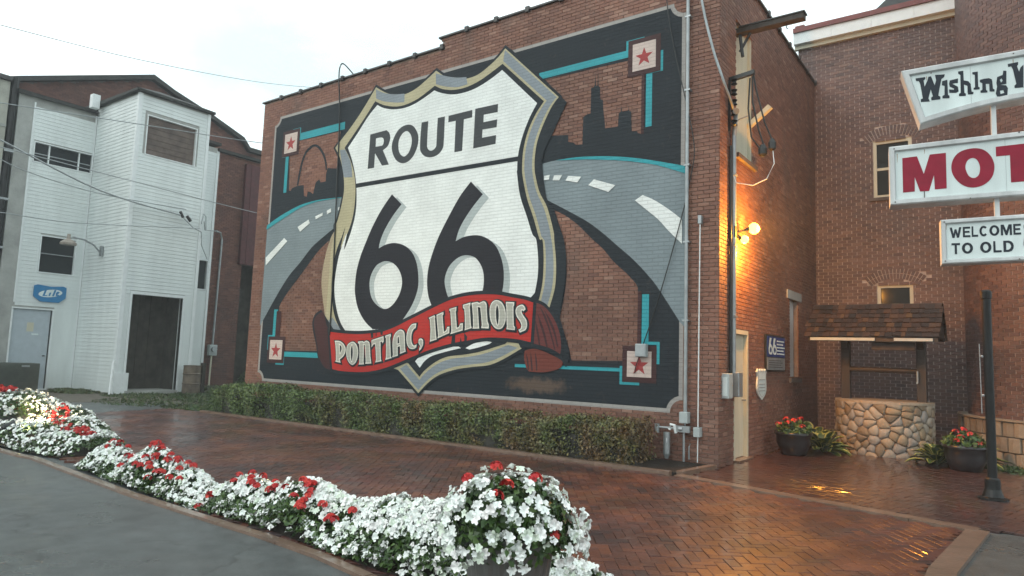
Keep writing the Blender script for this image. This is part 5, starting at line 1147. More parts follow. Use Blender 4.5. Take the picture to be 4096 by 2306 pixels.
cut('letter', [smooth([(a, b, 0) for a, b in ML['O']], 4), smooth([(a, b, 0) for a, b in ML['Oh']], 4)], sign_r, mid)
cut('letter', [[(-.059, 3.977), (.39, 3.99), (.39, 3.885), (.245, 3.88), (.245, 3.588), (.06, 3.585), (.06, 3.875), (-.059, 3.874)]], sign_r, mid)
cut('letter', [[(.45, 3.59), (.77, 3.60), (.77, 3.69), (.59, 3.685), (.59, 3.745), (.75, 3.75), (.75, 3.83), (.59, 3.825), (.59, 3.895), (.77, 3.90), (.77, 3.995), (.45, 3.99)]], sign_r, mid)
cut('letter', [[(.83, 3.60), (1.14, 3.605), (1.14, 3.70), (.97, 3.70), (.97, 4.0), (.83, 4.0)]], sign_r, mid)
MB().mat(mortar_d).tube([S3(-.711, 3.56, -.026), S3(-.713, 3.47, -.026)], .004).build('stain', mid)
low = panel([(-.57, 2.75), (XE-.1, 2.785), (XE-.1, 3.265), (-.57, 3.227)], .20, .050)
for x, z, pn in ((-.62, 4.86, top), (.12, 4.95, top), (-.99, 4.05, mid), (-.99, 3.45, mid), (-.3, 3.44, mid), (.14, 4.10, mid), (-.54, 3.20, low), (-.54, 2.78, low), (.10, 2.78, low)):
    MB().mat(mortar_d).tube([S3(x, z, .0), S3(x, z, .006)], .007, 8).build('screw', pn)
rust_m = plain('rust_stain', (.30, .19, .11), .7, var=.4)
for x, z, h, pn in ((-.96, 4.0, .10, mid), (-.70, 4.02, .05, mid), (-.52, 3.19, .07, low), (.12, 4.90, .06, top), (-.66, 4.84, .05, top)):
    cut('rust_streak', [[(x-.004, z), (x+.004, z), (x+.001, z-h), (x-.001, z-h)]], rust_m, pn, -.0318)
for x, z0, z1, pn in ((.02, 3.49, 4.06, mid), (-.26, 4.47, 4.88, top)):
    cut('seam', [[(x, z0), (x+.004, z0), (x+.004, z1), (x, z1)]], greyp, pn, -.0322)
# block capitals for the welcome line, as strokes on a unit grid
GL = {'W': [[(0,1),(.2,1),(.32,.38),(.42,.82),(.58,.82),(.68,.38),(.8,1),(1,1),(.78,0),(.60,0),(.5,.45),(.40,0),(.22,0)]],
 'E': [[(0,0),(1,0),(1,.19),(.27,.19),(.27,.42),(.9,.42),(.9,.60),(.27,.60),(.27,.81),(1,.81),(1,1),(0,1)]],
 'L': [[(0,0),(1,0),(1,.19),(.27,.19),(.27,1),(0,1)]],
 'M': [[(0,0),(.2,0),(.2,.62),(.42,0),(.58,0),(.8,.62),(.8,0),(1,0),(1,1),(.72,1),(.5,.42),(.28,1),(0,1)]],
 'T': [[(.37,0),(.63,0),(.63,.81),(1,.81),(1,1),(0,1),(0,.81),(.37,.81)]]}
def ring(a0, a1, w=.26, e=.2, n=20):
    o = [(.5+.5*math.cos(t), .5+.5*math.sin(t)) for t in [a0+(a1-a0)*k/n for k in range(n+1)]]
    i = [(.5+(.5-w)*math.cos(t), .5+(.5-e)*math.sin(t)) for t in [a1+(a0-a1)*k/n for k in range(n+1)]]
    return o, i
o_, i_ = ring(0, 2*math.pi); GL['O'] = [o_[:-1], i_[:-1]]
o_, i_ = ring(.75, 2*math.pi-.75); GL['C'] = [o_+i_]
GL['D'] = [[(0,0),(.5,0),(.78,.08),(.95,.28),(1,.5),(.95,.72),(.78,.92),(.5,1),(0,1)], [(.27,.19),(.46,.19),(.62,.27),(.71,.40),(.73,.5),(.71,.60),(.62,.73),(.46,.81),(.27,.81)]]
def word(s, x, z, h, ws, gap, par, slant=.012):
    for ch, w in zip(s, ws):
        if ch != ' ': cut('letter', [[(x+a*w, z+b*h+(x+.5)*slant) for a, b in g] for g in GL[ch]], sign_k, par)
        x += w+gap
word('WELCOME', -.490, 3.030, .112, (.105, .066, .056, .074, .086, .094, .064), .012, low)
word('TO OLD', -.478, 2.855, .118, (.076, .098, .030, .098, .070, .088), .016, low)
for x in (-.06,):
    for z0, z1 in ((4.06, 4.46), (3.20, 3.46)):
        P = [S3(x-.022, 0, -.07), S3(x+.022, 0, -.07), S3(x+.022, 0, -.13), S3(x-.022, 0, -.13)]
        MB().mat(sign_e).prism([(p[0], p[1]) for p in P], z0, z1).build('connecting_post', sign)
P = [S3(.88, 0, -.27), S3(1.02, 0, -.27), S3(1.02, 0, -.40), S3(.88, 0, -.40)]
MB().mat(sign_e).prism([(p[0], p[1]) for p in P], 0, 4.9).build('pole', sign)
sheet('thin_outline', [smooth([(a, b, 0) for a, b in [(.17, 3.16), (.145, 3.12), (.16, 3.07), (.15, 3.0), (.14, 2.93), (.17, 2.88), (.20, 2.86), (.20, 2.865), (.175, 2.89), (.148, 2.93), (.158, 3.0), (.168, 3.07), (.153, 3.12), (.175, 3.155)]], 3)], greym, lambda x, z: S3(x, z, -.029), low)
# ================================================================ WHITE SIDED BUILDING
XA, XB = -26.6, -23.54
wb = thing('white_building', 'white clapboard building with a projecting bay, grey door and large dark doorway', 'building', (XA, 10.7, 0))
SH = .125
def boards(wall, o, u, nrm, w, z0, z1, rects, joined=False, x0=0):
    o, u, nrm = Vector(o), Vector(u), Vector(nrm); mbx = MB().mat(siding); r = 0
    while z0+(r+1)*SH < z1+.01:
        za, zb = z0+r*SH, z0+(r+1)*SH+.01
        for a, b2 in clip_rows(w, rects, za+SH/2, x0):
            b = mbx if joined else MB().mat(siding)
            p, q = o+u*a, o+u*(b2-.002); k = len(b.v); t0, t1 = .018, .005
            for base in (p, q):
                b.v += [tuple(base+Vector((0, 0, za))), tuple(base+nrm*t0+Vector((0, 0, za))), tuple(base+nrm*t1+Vector((0, 0, zb))), tuple(base+Vector((0, 0, zb)))]
            for f in ((0,1,2,3), (7,6,5,4), (1,5,6,2), (0,4,5,1), (3,2,6,7)): b.face(tuple(k+i for i in f))
            if not joined: b.build('siding_board', wall)
        r += 1
    if joined: mbx.build('siding', wall, kind='stuff')
def core(const_ax, c, a0, a1, z1, rects, th, mat, sgn=-1):
    """solid wall on the plane x=c with openings in (y,z)"""
    mb = MB().mat(mat); ys = sorted({a0, a1, *[r[0] for r in rects], *[r[1] for r in rects]}); zs = sorted({0, z1, *[r[2] for r in rects], *[r[3] for r in rects]})
    for a, b2 in zip(ys[:-1], ys[1:]):
        for p, q in zip(zs[:-1], zs[1:]):
            if any(r[0] < (a+b2)/2 < r[1] and r[2] < (p+q)/2 < r[3] for r in rects): continue
            mb.box(c-th, c, a, b2, p, q)
    return mb
RA = [(8.83, 10.70, 7.66, 8.38), (9.31, 10.45, 3.94, 5.24), (8.70, 9.95, 0, 2.74)]
core('x', XA, 8.27, 10.72, 9.9, RA, .2, concrete_g).build('wall', wb)
boards(wb, (XA, 8.77, 0), (0, 1, 0), (1, 0, 0), 10.66-8.77, 0.05, 9.62, [(a-8.77, b2-8.77, c, d) for a, b2, c, d in RA])
RB = [(11.05, 12.78, 0, 3.30), (11.02, 12.80, 8.03, 9.43)]
core('x', XB, 10.72, 13.23, 10.15, RB, .15, concrete_g).build('wall', wb)
MB().mat(concrete_g).box(XA, XB-.15, 10.72, 10.87, 0, 10.15).build('wall', wb)
MB().mat(concrete_g).box(XA, XB-.15, 13.08, 13.23, 0, 10.15).build('wall', wb)
boards(wb, (XA+.04, 10.72, 0), (1, 0, 0), (0, -1, 0), XB-XA-.13, .05, 10.05, [])
boards(wb, (XB, 10.82, 0), (0, 1, 0), (1, 0, 0), 2.33, .05, 10.05, [(a-10.82-.07, b2-10.82+.07, c, d+.10) for a, b2, c, d in RB])
RC = [(14.87, 15.38, 3.94, 5.18)]
core('x', XA, 13.23, 15.47, 9.9, RC, .2, concrete_g).build('wall', wb)
boards(wb, (XA, 13.23, 0), (0, 1, 0), (1, 0, 0), 2.16, .05, 9.75, [(a-13.23, b2-13.23, c, d) for a, b2, c, d in RC], joined=True)
for q in ((XB-.09, XB+.03, 10.69, 10.82, 0, 10.1), (XB, XB+.03, 13.15, 13.26, 0, 10.1), (XA, XA+.035, 10.655, 10.70, 0, 9.8), (XA, XA+.035, 15.39, 15.49, 0, 9.8), (XA, XA+.035, 8.72, 8.77, 2.9, 9.7)):
    MB().mat(trimw).box(*q).build('corner_board', wb)
MB().mat(trimw).box(XB+.031, XB+.06, 10.66, 11.14, 0, .70).build('plinth', wb)
MB().mat(trimw).tube([(XB+.12, 10.60, 1.1), (XB+.35, 10.45, .03)], .03).build('downspout', wb)
def framed(x, y0, y1, z0, z1, fr, fw_, pane_m, cols=(), rows=(), dep=.10, name='window'):
    w = MB().mat(fr)
    for q in ((y0, y0+fw_, z0, z1), (y1-fw_, y1, z0, z1), (y0+fw_, y1-fw_, z1-fw_, z1), (y0+fw_, y1-fw_, z0, z0+fw_)): w.box(x-dep, x+.034, q[0], q[1], q[2], q[3])
    w = w.build(name, wb)
    for c in cols: MB().mat(fr).box(x-dep+.01, x-.02, c-.02, c+.02, z0+fw_, z1-fw_).build('mullion', w)
    for r in rows: MB().mat(greym).box(x-dep+.02, x-.03, y0+fw_, y1-fw_, r-.014, r+.014).build('glazing_bar', w)
    cs = [y0+fw_, *cols, y1-fw_]
    for a, b2 in zip(cs[:-1], cs[1:]): MB().mat(pane_m).box(x-dep, x-dep+.01, a, b2, z0+fw_, z1-fw_).build('pane', w)
    return w
board_pane = plain('weathered_board', (.13, .10, .085), .7, var=.45, scale=3, streak=False)
framed(XA, 8.83, 10.70, 7.66, 8.38, trimw, .035, glass_d, (9.32, 10.26), (7.98,))
framed(XA, 9.31, 10.45, 3.94, 5.24, trimw, .04, glass_d, (), (4.62,))
framed(XA, 14.87, 15.38, 3.94, 5.18, trimw, .04, glass_d)
bw_ = framed(XB, 11.02, 12.80, 8.03, 9.43, trimw, .035, board_pane)
for k in range(7):
    MB().mat(board_pane).box(XB-.088, XB-.070+.004*(k % 2), 11.06, 12.76, 8.07+.19*k, 8.07+.19*k+.178).build('board', bw_)
# grey door with small sign, dark doorway with its frame
dk = framed(XA, 8.70, 9.95, 0, 2.74, trimw, .045, doorg, name='door_frame')
dd = bevel(MB().mat(doorg).box(XA-.09, XA-.045, 8.76, 9.87, .04, 2.68).build('door', wb), .006)
MB().mat(darkm).box(XA-.088, XA-.03, 9.872, 9.905, .04, 2.70).build('door_gap', wb)
MB().mat(darkm).tube([(XA-.045, 9.78, 1.15), (XA+.02, 9.78, 1.15), (XA+.02, 9.72, 1.15)], .02).build('handle', dd)
MB().mat(creamp).box(XA-.044, XA-.040, 9.20, 9.40, 1.95, 2.25).build('paper_notice', dd)
MB().mat(sign_w).box(XA-.044, XA-.040, 9.36, 9.56, 1.84, 1.89).build('paper_notice', dd)
for q in ((10.98, 11.05, 0, 3.40), (12.78, 12.85, 0, 3.40), (11.05, 12.78, 3.30, 3.40)): MB().mat(trimw).box(XB-.20, XB+.034, q[0], q[1], q[2], q[3]).build('doorway_frame', wb)
shade_and_wood = plain('opening_shade_and_wood', (.050, .048, .040), .8, var=.6, scale=3)  # shade of the openings put into the colour; twigs and stems share it
for k in range(9): MB().mat(shade_and_wood).box(XB-1.1, XB-1.06-.01*(k % 2), 11.05+.195*k, 11.05+.195*(k+1)-.008, .05, 3.6).build('shade_backing', wb)
MB().mat(shade_and_wood).box(XB-1.1, XB-.16, 10.9, 11.04, 0, 3.7).box(XB-1.1, XB-.16, 12.80, 12.94, 0, 3.7).box(XB-1.1, XB-.16, 11.04, 12.80, 3.5, 3.7).build('doorway_lining', wb)
MB().mat(concrete_g).box(XB-1.05, XB+.1, 11.05, 12.78, .0, .12).build('threshold', wb)
# roofs
b = MB().mat(roof_d); b.obox((XA-2.2, 8.2, 10.35), (2.34, 0, -.50), (0, 2.46, 0), (0, 0, .13)); b.build('roof', wb)
b = MB().mat(roof_d); b.obox((XA-2.2, 10.67, 10.2), (2.2, 0, -.15), (0, 4.9, 0), (0, 0, .12)); b.build('roof', wb)
b = MB().mat(roof_d); b.v = [(XA-1, 10.55, 10.12), (XB+.16, 10.55, 10.12), (XB+.16, 13.36, 10.12), (XA-1, 13.5, 10.12), (XA-1, 10.55, 10.26), (XB+.16, 10.55, 10.20), (XB+.16, 13.36, 10.20), (XA-1, 13.5, 10.42), (XA-1, 11.8, 10.85), (XB-.9, 11.8, 10.66)]
for f in ((3, 2, 1, 0), (0, 1, 5, 4), (1, 2, 6, 5), (2, 3, 7, 6), (3, 0, 4, 8, 7), (4, 5, 9, 8), (5, 6, 9), (6, 7, 8, 9)): b.face(f)
b.build('roof', wb)
bevel(MB().mat(trimw).box(XA+.25, XA+.50, 10.30, 10.56, 9.95, 10.45).build('vent', wb), .02)

# beer sign and gooseneck lamp
t = thing('beer_sign', 'blue banner-shaped Lite sign on the white siding above the grey door', 'sign', (XA, 9.75, 3))
pts = [(9.26, 3.50), (9.36, 3.54), (9.75, 3.50), (10.14, 3.54), (10.24, 3.50), (10.24, 3.14), (10.04, 2.97), (9.48, 2.97), (9.26, 3.14)]
b = MB().mat(bluesign); n = len(pts); b.v = [(XA+.03, y, z) for y, z in pts]+[(XA+.07, y, z) for y, z in pts]
for tr in tessellate_polygon([[Vector((a, c, 0)) for a, c in pts]]): b.face(tuple(n+i for i in tr))
for i in range(n): b.face((i, (i+1) % n, n+(i+1) % n, n+i))
b.build('board', t)
el_ = [(9.76+.36*math.cos(k*math.pi/12), 3.27+.13*math.sin(k*math.pi/12)+.05*math.cos(k*math.pi/12)) for k in range(24)]
oS = lambda off: (lambda x, y: (XA+off, x, y))
sheet('oval', [el_], sign_w, oS(.074), t)
for lp_ in ([(9.52, 3.16), (9.66, 3.17), (9.67, 3.20), (9.59, 3.195), (9.64, 3.38), (9.58, 3.38)], [(9.70, 3.18), (9.75, 3.18), (9.78, 3.30), (9.73, 3.30)], [(9.81, 3.18), (9.87, 3.18), (9.93, 3.40), (9.87, 3.40)], [(9.92, 3.19), (10.02, 3.21), (10.03, 3.25), (9.97, 3.245), (10.04, 3.33), (9.97, 3.36), (9.92, 3.30)]):
    sheet('letter', [lp_], bluesign, oS(.078), t)
t = thing('gooseneck_lamp', 'unlit gooseneck lamp with grey shade on the white building side wall', 'lamp', (-25.15, 10.7, 4.8))
MB().mat(greym).box(-25.22, -25.08, 10.62, 10.68, 4.6, 4.95).build('wall_plate', t)
MB().mat(greym).tube([(-25.15, 10.64, 4.7), (-25.15, 10.4, 4.95), (-25.17, 10.1, 5.08), (-25.2, 9.78, 5.12), (-25.2, 9.66, 5.06)], .03).build('arm', t)
MB().mat(plain('lamp_shade_beige', (.34, .30, .26), .5)).lathe((-25.2, 9.64), [(.24, 4.84), (.25, 4.90), (.14, 5.00), (.06, 5.04), (.05, 5.20)], 16).build('shade', t)

# meter, drum and air conditioner at its foot
rbr = thing('red_brick_building', 'narrow dark red brick building between the white building and the mural', 'building', (XA, 17, 0))
core('x', XA-.012, 15.49, 21, 9.78, [(16.9, 18.4, 0, 5.2)], .3, mortar_d).build('wall', rbr)
brick_walls(rbr, [((XA, 15.49, 0), (0, 1, 0), (1, 0, 0), lay(5.4, 0, 9.75, [(1.2, 2.95, 5.15, 9.6), (1.41, 2.91, 0, 5.2)], L=.22, H=.075))], brick_far, single=120, L=.22, H=.075, visible=lambda p: p.y < 17.6)
for k in range(7): MB().mat(crimson).box(XA-.1, XA+.16+.012*(k % 2), 16.70+.25*k, 16.70+.25*(k+1)-.01, 5.2, 9.55).build('crimson_panel', rbr)
MB().mat(roof_d).box(XA-.5, XA+.15, 15.4, 21, 9.78, 9.90).build('coping', rbr)
MB().mat(shade_and_wood).box(XA-1.2, XA-1.1, 16.6, 18.8, 0, 5.4).box(XA-1.1, XA-.32, 16.7, 16.88, 0, 5.4).box(XA-1.1, XA-.32, 16.88, 18.8, 5.25, 5.4).build('recess', rbr)  # dark sheets stand in for the shade inside the opening
MB().mat(trimw).tube([(XA+.2, 17.5, 5.12), (XA+.2, 19, 5.16)], .07).build('pipe', rbr)
t = thing('electric_meter', 'grey electric meter on a pale post against the red brick wall', 'electric meter', (XA, 15.8, 0))
bevel(MB().mat(greyp).box(XA+.01, XA+.2, 15.62, 15.96, 1.30, 1.74).build('box', t), .02)
MB().mat(greym).tube([(XA+.2, 15.79, 1.56), (XA+.3, 15.79, 1.56)], .11, 14).build('dial', t)
MB().mat(creamp).tube([(XA+.10, 15.78, 1.30), (XA+.10, 15.76, .02)], .035).build('post', t)
MB().mat(greym).tube([(XA+.08, 15.80, 1.74), (XA+.08, 15.86, 6.1), (XA+.12, 15.75, 6.38), (XA+.2, 15.5, 6.4)], .04).build('conduit', t)
t = thing('steel_drum', 'rusty upright steel drum beside the dark doorway of the white building', 'drum', (-23.1, 13.1, 0))
MB().mat(plain('rusty_steel', (.15, .12, .09), .6, var=.5, scale=4)).lathe((-23.1, 13.1), [(.28, .0), (.30, .03), (.29, .33), (.31, .36), (.29, .39), (.29, .66), (.31, .69), (.29, .72), (.29, .96), (.31, .98), (.27, .985)], 22).build('body', t)
MB().mat(darkm).lathe((-23.1, 13.1), [(.262, .972), (.262, .978)], 22).build('lid', t)
MB().mat(shade_and_wood).box(-23.0, -22.86, 13.32, 13.44, .0, 1.08).build('board', t)
t = thing('air_conditioner', 'dark green air conditioning cabinet in front of the grey door', 'air conditioner', (-25.9, 8.9, 0))
acm = plain('cabinet_green', (.075, .085, .070), .5, var=.2)
bevel(MB().mat(acm).box(-26.25, -25.5, 8.05, 9.30, .05, .92).build('cabinet', t), .02)
for k in range(9): MB().mat(acm).box(-25.498, -25.475, 8.15, 9.20, .14+.072*k, .17+.072*k).build('louvre', t)
MB().mat(greym).box(-25.498, -25.47, 8.78, 9.0, .80, .86).build('name_plate', t)
MB().mat(concrete_g).box(-26.35, -25.4, 7.95, 9.40, 0, .05).build('base', t)

# building behind with brick gable, beige neighbour at the far left
t = thing('gabled_brick_building', 'tall brown brick building with dark gable roof rising behind the white one', 'building', (-30, 14, 0))
prof = [(8.2, 10.9), (9.24, 11.31), (14.07, 13.12), (15.04, 12.74), (16.79, 12.23), (18.55, 11.6), (18.9, 11.2), (24, 11.2)]
def gtop(u):
    y = u+8.2
    for (a, za), (b2, zb) in zip(prof[:-1], prof[1:]):
        if a <= y <= b2: return za+(zb-za)*(y-a)/(b2-a)
    return 11
b = MB().mat(mortar_d); pp = [(8.2, 0)]+prof+[(24, 0)]; n = len(pp)
b.v = [(-30.012, y, z) for y, z in pp]+[(-30.4, y, z) for y, z in pp]
b.face(tuple(range(n-1, -1, -1)))
for i in range(n): b.face((i, (i+1) % n, n+(i+1) % n, n+i))
b.build('wall', t)
brick_walls(t, [((-30, 8.2, 0), (0, 1, 0), (1, 0, 0), lay(12, 9.4, 13.2, L=.22, H=.075, top=gtop))], brick_far, single=0, L=.22, H=.075)
for (a, za), (b2, zb) in zip(prof[:-1], prof[1:]):
    MB().mat(roof_d).obox((-30.6, a, za), (.85, 0, 0), (0, b2-a, zb-za), (0, 0, .20)).build('roof_edge', t)
bevel(MB().mat(roof_d).box(-30.3, -30.0, 17.9, 18.2, 11.9, 12.05).build('roof_stub', t), .02)
t = thing('beige_building', 'weathered beige building cut by the left edge of the photo', 'building', (XA, 6, 0))
MB().mat(concrete_b).box(XA-6, XA+.02, 1, 7.98, 0, 10.15).build('wall', t)
for k in range(7): bevel(MB().mat(coping_m).box(XA-6, XA+.14, 1+1.0*k, 1+1.0*(k+1)-.01, 10.15, 10.30).build('coping', t), .01)
for z in (3.1, 6.0, 8.6): MB().mat(concrete_g).box(XA+.021, XA+.05, 1, 7.98, z, z+.09).build('band', t)
MB().mat(wood_d).obox((XA+.021, 6.4, 9.7), (.03, 0, 0), (0, 1.1, -.55), (0, .05, .12)).build('patch', t)
t = thing('drain_pipe', 'black drain pipe in the gap between the beige and the white building', 'drain pipe', (XA, 8.12, 0))
MB().mat(darkm).box(XA-.6, XA-.1, 7.985, 8.265, 0, 10.3).build('gap_shade_sheet', t)  # dark sheet added for the shade in the gap between the buildings
MB().mat(blackp).tube([(XA-.02, 8.12, .1), (XA-.02, 8.12, 10.35)], .09, 12).build('pipe', t)
for z in (3, 4.6, 6.2, 7.8): MB().mat(greym).box(XA-.1, XA+.09, 7.99, 8.26, z, z+.07).build('bracket', t)

# overhead cables
OC = 'overhead cables across the white building'
for lab, pts in (('highest overhead cable crossing the pale sky from the left edge', [(-22, 5.0, 10.0), (-22, 6.22, 10.14), (-22, 9.84, 10.56), (-22, 14.22, 11.36), (-22, 18, 12.4)]),
                 ('overhead cable crossing just above the three pane window of the white building', [(-22, 5.0, 7.9), (-22, 6.42, 8.02), (-22, 10.17, 8.54), (-22, 14.35, 9.12), (-22, 18, 9.8)]),
                 ('overhead cable crossing under the boarded window of the white bay', [(-22, 5.0, 6.87), (-22, 6.53, 6.82), (-22, 9.95, 6.69), (-22, 14.3, 6.53), (-22, 18, 6.6)]),
                 ('thick sagging service cable ending at black connectors on the white bay', [(-23.2, 5.6, 7.7), (-23.2, 6.87, 7.31), (-23.2, 9.62, 6.44), (-23.2, 12.27, 6.15)]),
                 ('lower twin of the sagging service cable on the white bay', [(-23.2, 6.6, 6.9), (-23.2, 7.55, 6.57), (-23.2, 9.63, 6.34), (-23.2, 12.45, 6.39)]),
                 ('lowest overhead cable crossing the white building at mid height', [(-23.2, 5.5, 5.2), (-23.2, 7.06, 5.24), (-23.2, 9.0, 5.29), (-23.2, 13.01, 5.81)])):
    wire('overhead_cable', lab, 'cable', pts, .010 if 'highest' in lab else .014 if 'thick' not in lab else .026, greym, OC)
t = thing('cable_connector', 'black cable connectors and looping drop wires on the white bay', 'cable connector', (-23.4, 12.7, 6))
MB().mat(darkm).tube([(-23.3, 12.30, 6.30), (-23.3, 12.42, 6.10)], .05).tube([(-23.3, 12.55, 6.18), (-23.3, 12.70, 6.02)], .055).build('connector', t)
MB().mat(greym).tube([(-23.3, 12.42, 6.10), (-23.3, 12.8, 5.82), (-23.35, 13.15, 5.72), (-23.4, 13.2, 5.5)], .018).tube([(-23.3, 13.1, 6.0), (-23.35, 13.18, 6.38), (-23.35, 13.28, 6.3), (-23.35, 13.32, 5.8)], .02).tube([(-23.4, 13.2, 5.6), (-25.5, 14.4, 5.6), (XA+.05, 15.3, 5.2)], .014).tube([(-23.3, 13.2, 6.1), (-25.5, 14.5, 6.2), (XA+.2, 15.5, 6.4)], .016).build('wire', t)

# ================================================================ HEDGE
hg = thing('hedge', 'long low clipped hedge, green to reddish brown, under the mural', 'hedge', (-10.4, 10.2, 0))
HX0, HX1, HY0, HY1 = -16.0, -4.78, 9.64, 10.60
def hh_(x): return .74-.10*((x-HX0)/(HX1-HX0))+.035*math.sin(x*2.1)+.03*math.sin(x*5.3+1)
MB().mat(shade_and_wood).box(HX0+.15, HX1-.15, HY0+.16, HY1-.1, .03, .42).build('dark_core_box', hg)  # dark core box added so the hedge is not see-through
n = 62000
xx = NP.uniform(HX0, HX1, n); u = NP.uniform(0, 1, n); H_ = np.array([hh_(x) for x in xx])
face = NP.uniform(0, 1, n); yy = np.empty(n); zz = np.empty(n); N_ = np.zeros((n, 3))
f1 = face < .55; f2 = (face >= .55) & (face < .93); f3 = face >= .93
bulge = .06*np.sin(xx*3.1)+.05*np.sin(xx*7.7+2)
yy[f1] = (HY0+bulge+.10*(1-np.clip(zz*0+u, 0, 1)))[f1]; zz[f1] = (u*H_)[f1]; yy[f1] += .10*np.clip((u[f1]-.72)/.28, 0, 1)**2+.0*u[f1]; N_[f1, 1] = -1
yy[f2] = HY0+.08+(u*(HY1-HY0-.1))[f2]; zz[f2] = H_[f2]+.02*np.sin(yy[f2]*9); N_[f2, 2] = 1
yy[f3] = (HY0+u*(HY1-HY0))[f3]; zz[f3] = (NP.uniform(.05, 1, n)*H_)[f3]; xx[f3] = np.where(NP.uniform(0, 1, f3.sum()) < .6, HX1, HX0)+NP.normal(0, .05, f3.sum()); N_[f3, 0] = 1
p = np.stack([xx, yy, zz], 1)+NP.normal(0, .022, (n, 3)); p -= N_*np.abs(NP.normal(0, .05, n))[:, None]
p[:, 2] = np.maximum(p[:, 2], .04)
gapn = np.sin(p[:, 0]*4.7+2*np.sin(p[:, 2]*7))+np.sin(p[:, 0]*9.1-p[:, 1]*6+p[:, 2]*11)+np.sin(p[:, 2]*13+p[:, 0]*2.2)
sel = (gapn > -1.35) | (NP.uniform(0, 1, n) < .25)
up_ = NP.uniform(0, 1, n) < .03
p[up_ & f2, 2] += NP.uniform(0, .10, n)[up_ & f2]; p[up_ & f1, 1] -= NP.uniform(0, .08, n)[up_ & f1]
p = p[sel]; N_ = N_[sel]
leaves('foliage', p, N_+np.array([0, 0, .5]), .032, hedge_m, hg, spread=.8, kind='stuff')
tw = MB().mat(shade_and_wood)
for k in range(260):
    x, y = R.uniform(HX0+.1, HX1-.1), R.uniform(HY0+.05, HY1-.1); h = hh_(x)*R.uniform(.9, 1.1)
    tw.tube([(x, y, .02), (x+R.uniform(-.08, .08), y+R.uniform(-.06, .06), h*.6), (x+R.uniform(-.12, .12), y+R.uniform(-.1, .1), h)], .005, 4, False)
tw.build('twigs', hg, kind='stuff')

# grass and weeds
def blades(name, spots, size, mat=grass_m):
    P = []; Nn = []
    for (x, y, r, cnt, h) in spots:
        a = NP.uniform(0, 2*math.pi, cnt); q = r*np.sqrt(NP.uniform(0, 1, cnt)); P.append(np.stack([x+q*np.cos(a)*1.4, y+q*np.sin(a), NP.uniform(.0, h, cnt)*(1-.6*q/r)], 1)); Nn.append(np.stack([np.cos(a), np.sin(a), NP.uniform(-.2, .2, cnt)], 1))
    for q_ in P: q_[:, 2] *= .55
    return leaves(name, np.concatenate(P), np.concatenate(Nn), size, mat, None, spread=.9, aspect=3.2, kind='stuff')
blades('grass', [(-21.6, 13.3, 1.4, 1700, .13), (-19.6, 12.3, 1.3, 1500, .12), (-20.5, 14.6, 1.6, 1800, .2), (-18.2, 11.9, 1.0, 900, .10), (-18.6, 13.8, 1.5, 1500, .2), (-25.0, 10.2, .7, 900, .22), (-26.2, 10.3, .4, 300, .14), (-22.6, 11.2, 1.1, 900, .10), (-20.0, 10.0, 1.2, 500, .08), (-24.9, 15.6, 1.2, 1400, .3), (-17.0, 10.6, .7, 700, .12), (-22.4, 14.8, 1.2, 1200, .2), (-17.6, 10.2, .8, 600, .12)], .045)
blades('verge_grass', [(.5, 14.2, .5, 900, .12), (-.2, 14.6, .35, 500, .14), (1.2, 13.7, .5, 700, .12)], .035)
blades('ground_cover', [(-5.25, 9.75, .22, 500, .07), (-6.6, 9.72, .2, 240, .05), (-5.7, 9.7, .18, 160, .05)], .022, leaf_m)
t = thing('bush', 'dark bush against the red brick wall left of the mural building', 'bush', (-22.2, 15.2, 0))
p, n_ = ball_points((-24.6, 16.6, .1), .8, .7, .75, 2600); leaves('foliage', p, n_, .06, leaf_m, t, tones=(0, .5), kind='stuff')
p, n_ = ball_points((-21.6, 15.6, .1), 1.2, .8, .8, 3200); leaves('foliage', p, n_, .06, leaf_m, t, tones=(0, .45), kind='stuff')
MB().mat(shade_and_wood).tube([(-21.6, 15.6, 0), (-21.5, 15.6, .6)], .03).tube([(-24.6, 16.6, 0), (-24.5, 16.6, .6)], .03).build('stem', t)

# ================================================================ FLOWER BEDS
TONES = (.1, .45, .6, .7, .85, 1.0)
def petunia(tone, lobes=5, rnd=random.Random(3)):
    """a trumpet flower: throat, crumpled petals with notched rim"""
    b = MB().mat(petal_w); b.tone = tone; n = lobes*4; cup = rnd.uniform(.0, .014); ph = rnd.uniform(0, 6)
    sz = [rnd.uniform(.82, 1.12) for _ in range(lobes)]
    b.v = [(0, 0, -.018)]
    for k in range(n):
        t = 2*math.pi*k/n; lob = abs(math.sin(t*lobes/2)); r = (.020+.010*lob**.6)*.5; b.v.append((math.cos(t)*r, math.sin(t)*r, -.002))
    for k in range(n):
        t = 2*math.pi*k/n; lob = abs(math.sin(t*lobes/2)); r = (.022+.011*lob**.6)*sz[(k//4) % lobes]; b.v.append((math.cos(t)*r, math.sin(t)*r, cup-.006*lob+.005*math.sin(3*t+ph)+rnd.uniform(-.002, .002)))
    for k in range(n):
        j = (k+1) % n; b.face((0, 1+k, 1+j)); b.face((1+k, 1+n+k, 1+n+j, 1+j))
    return b.mesh('petunia_flower', True)
PET = [petunia(TONES[k], 5 if k % 3 else 6) for k in range(6)]
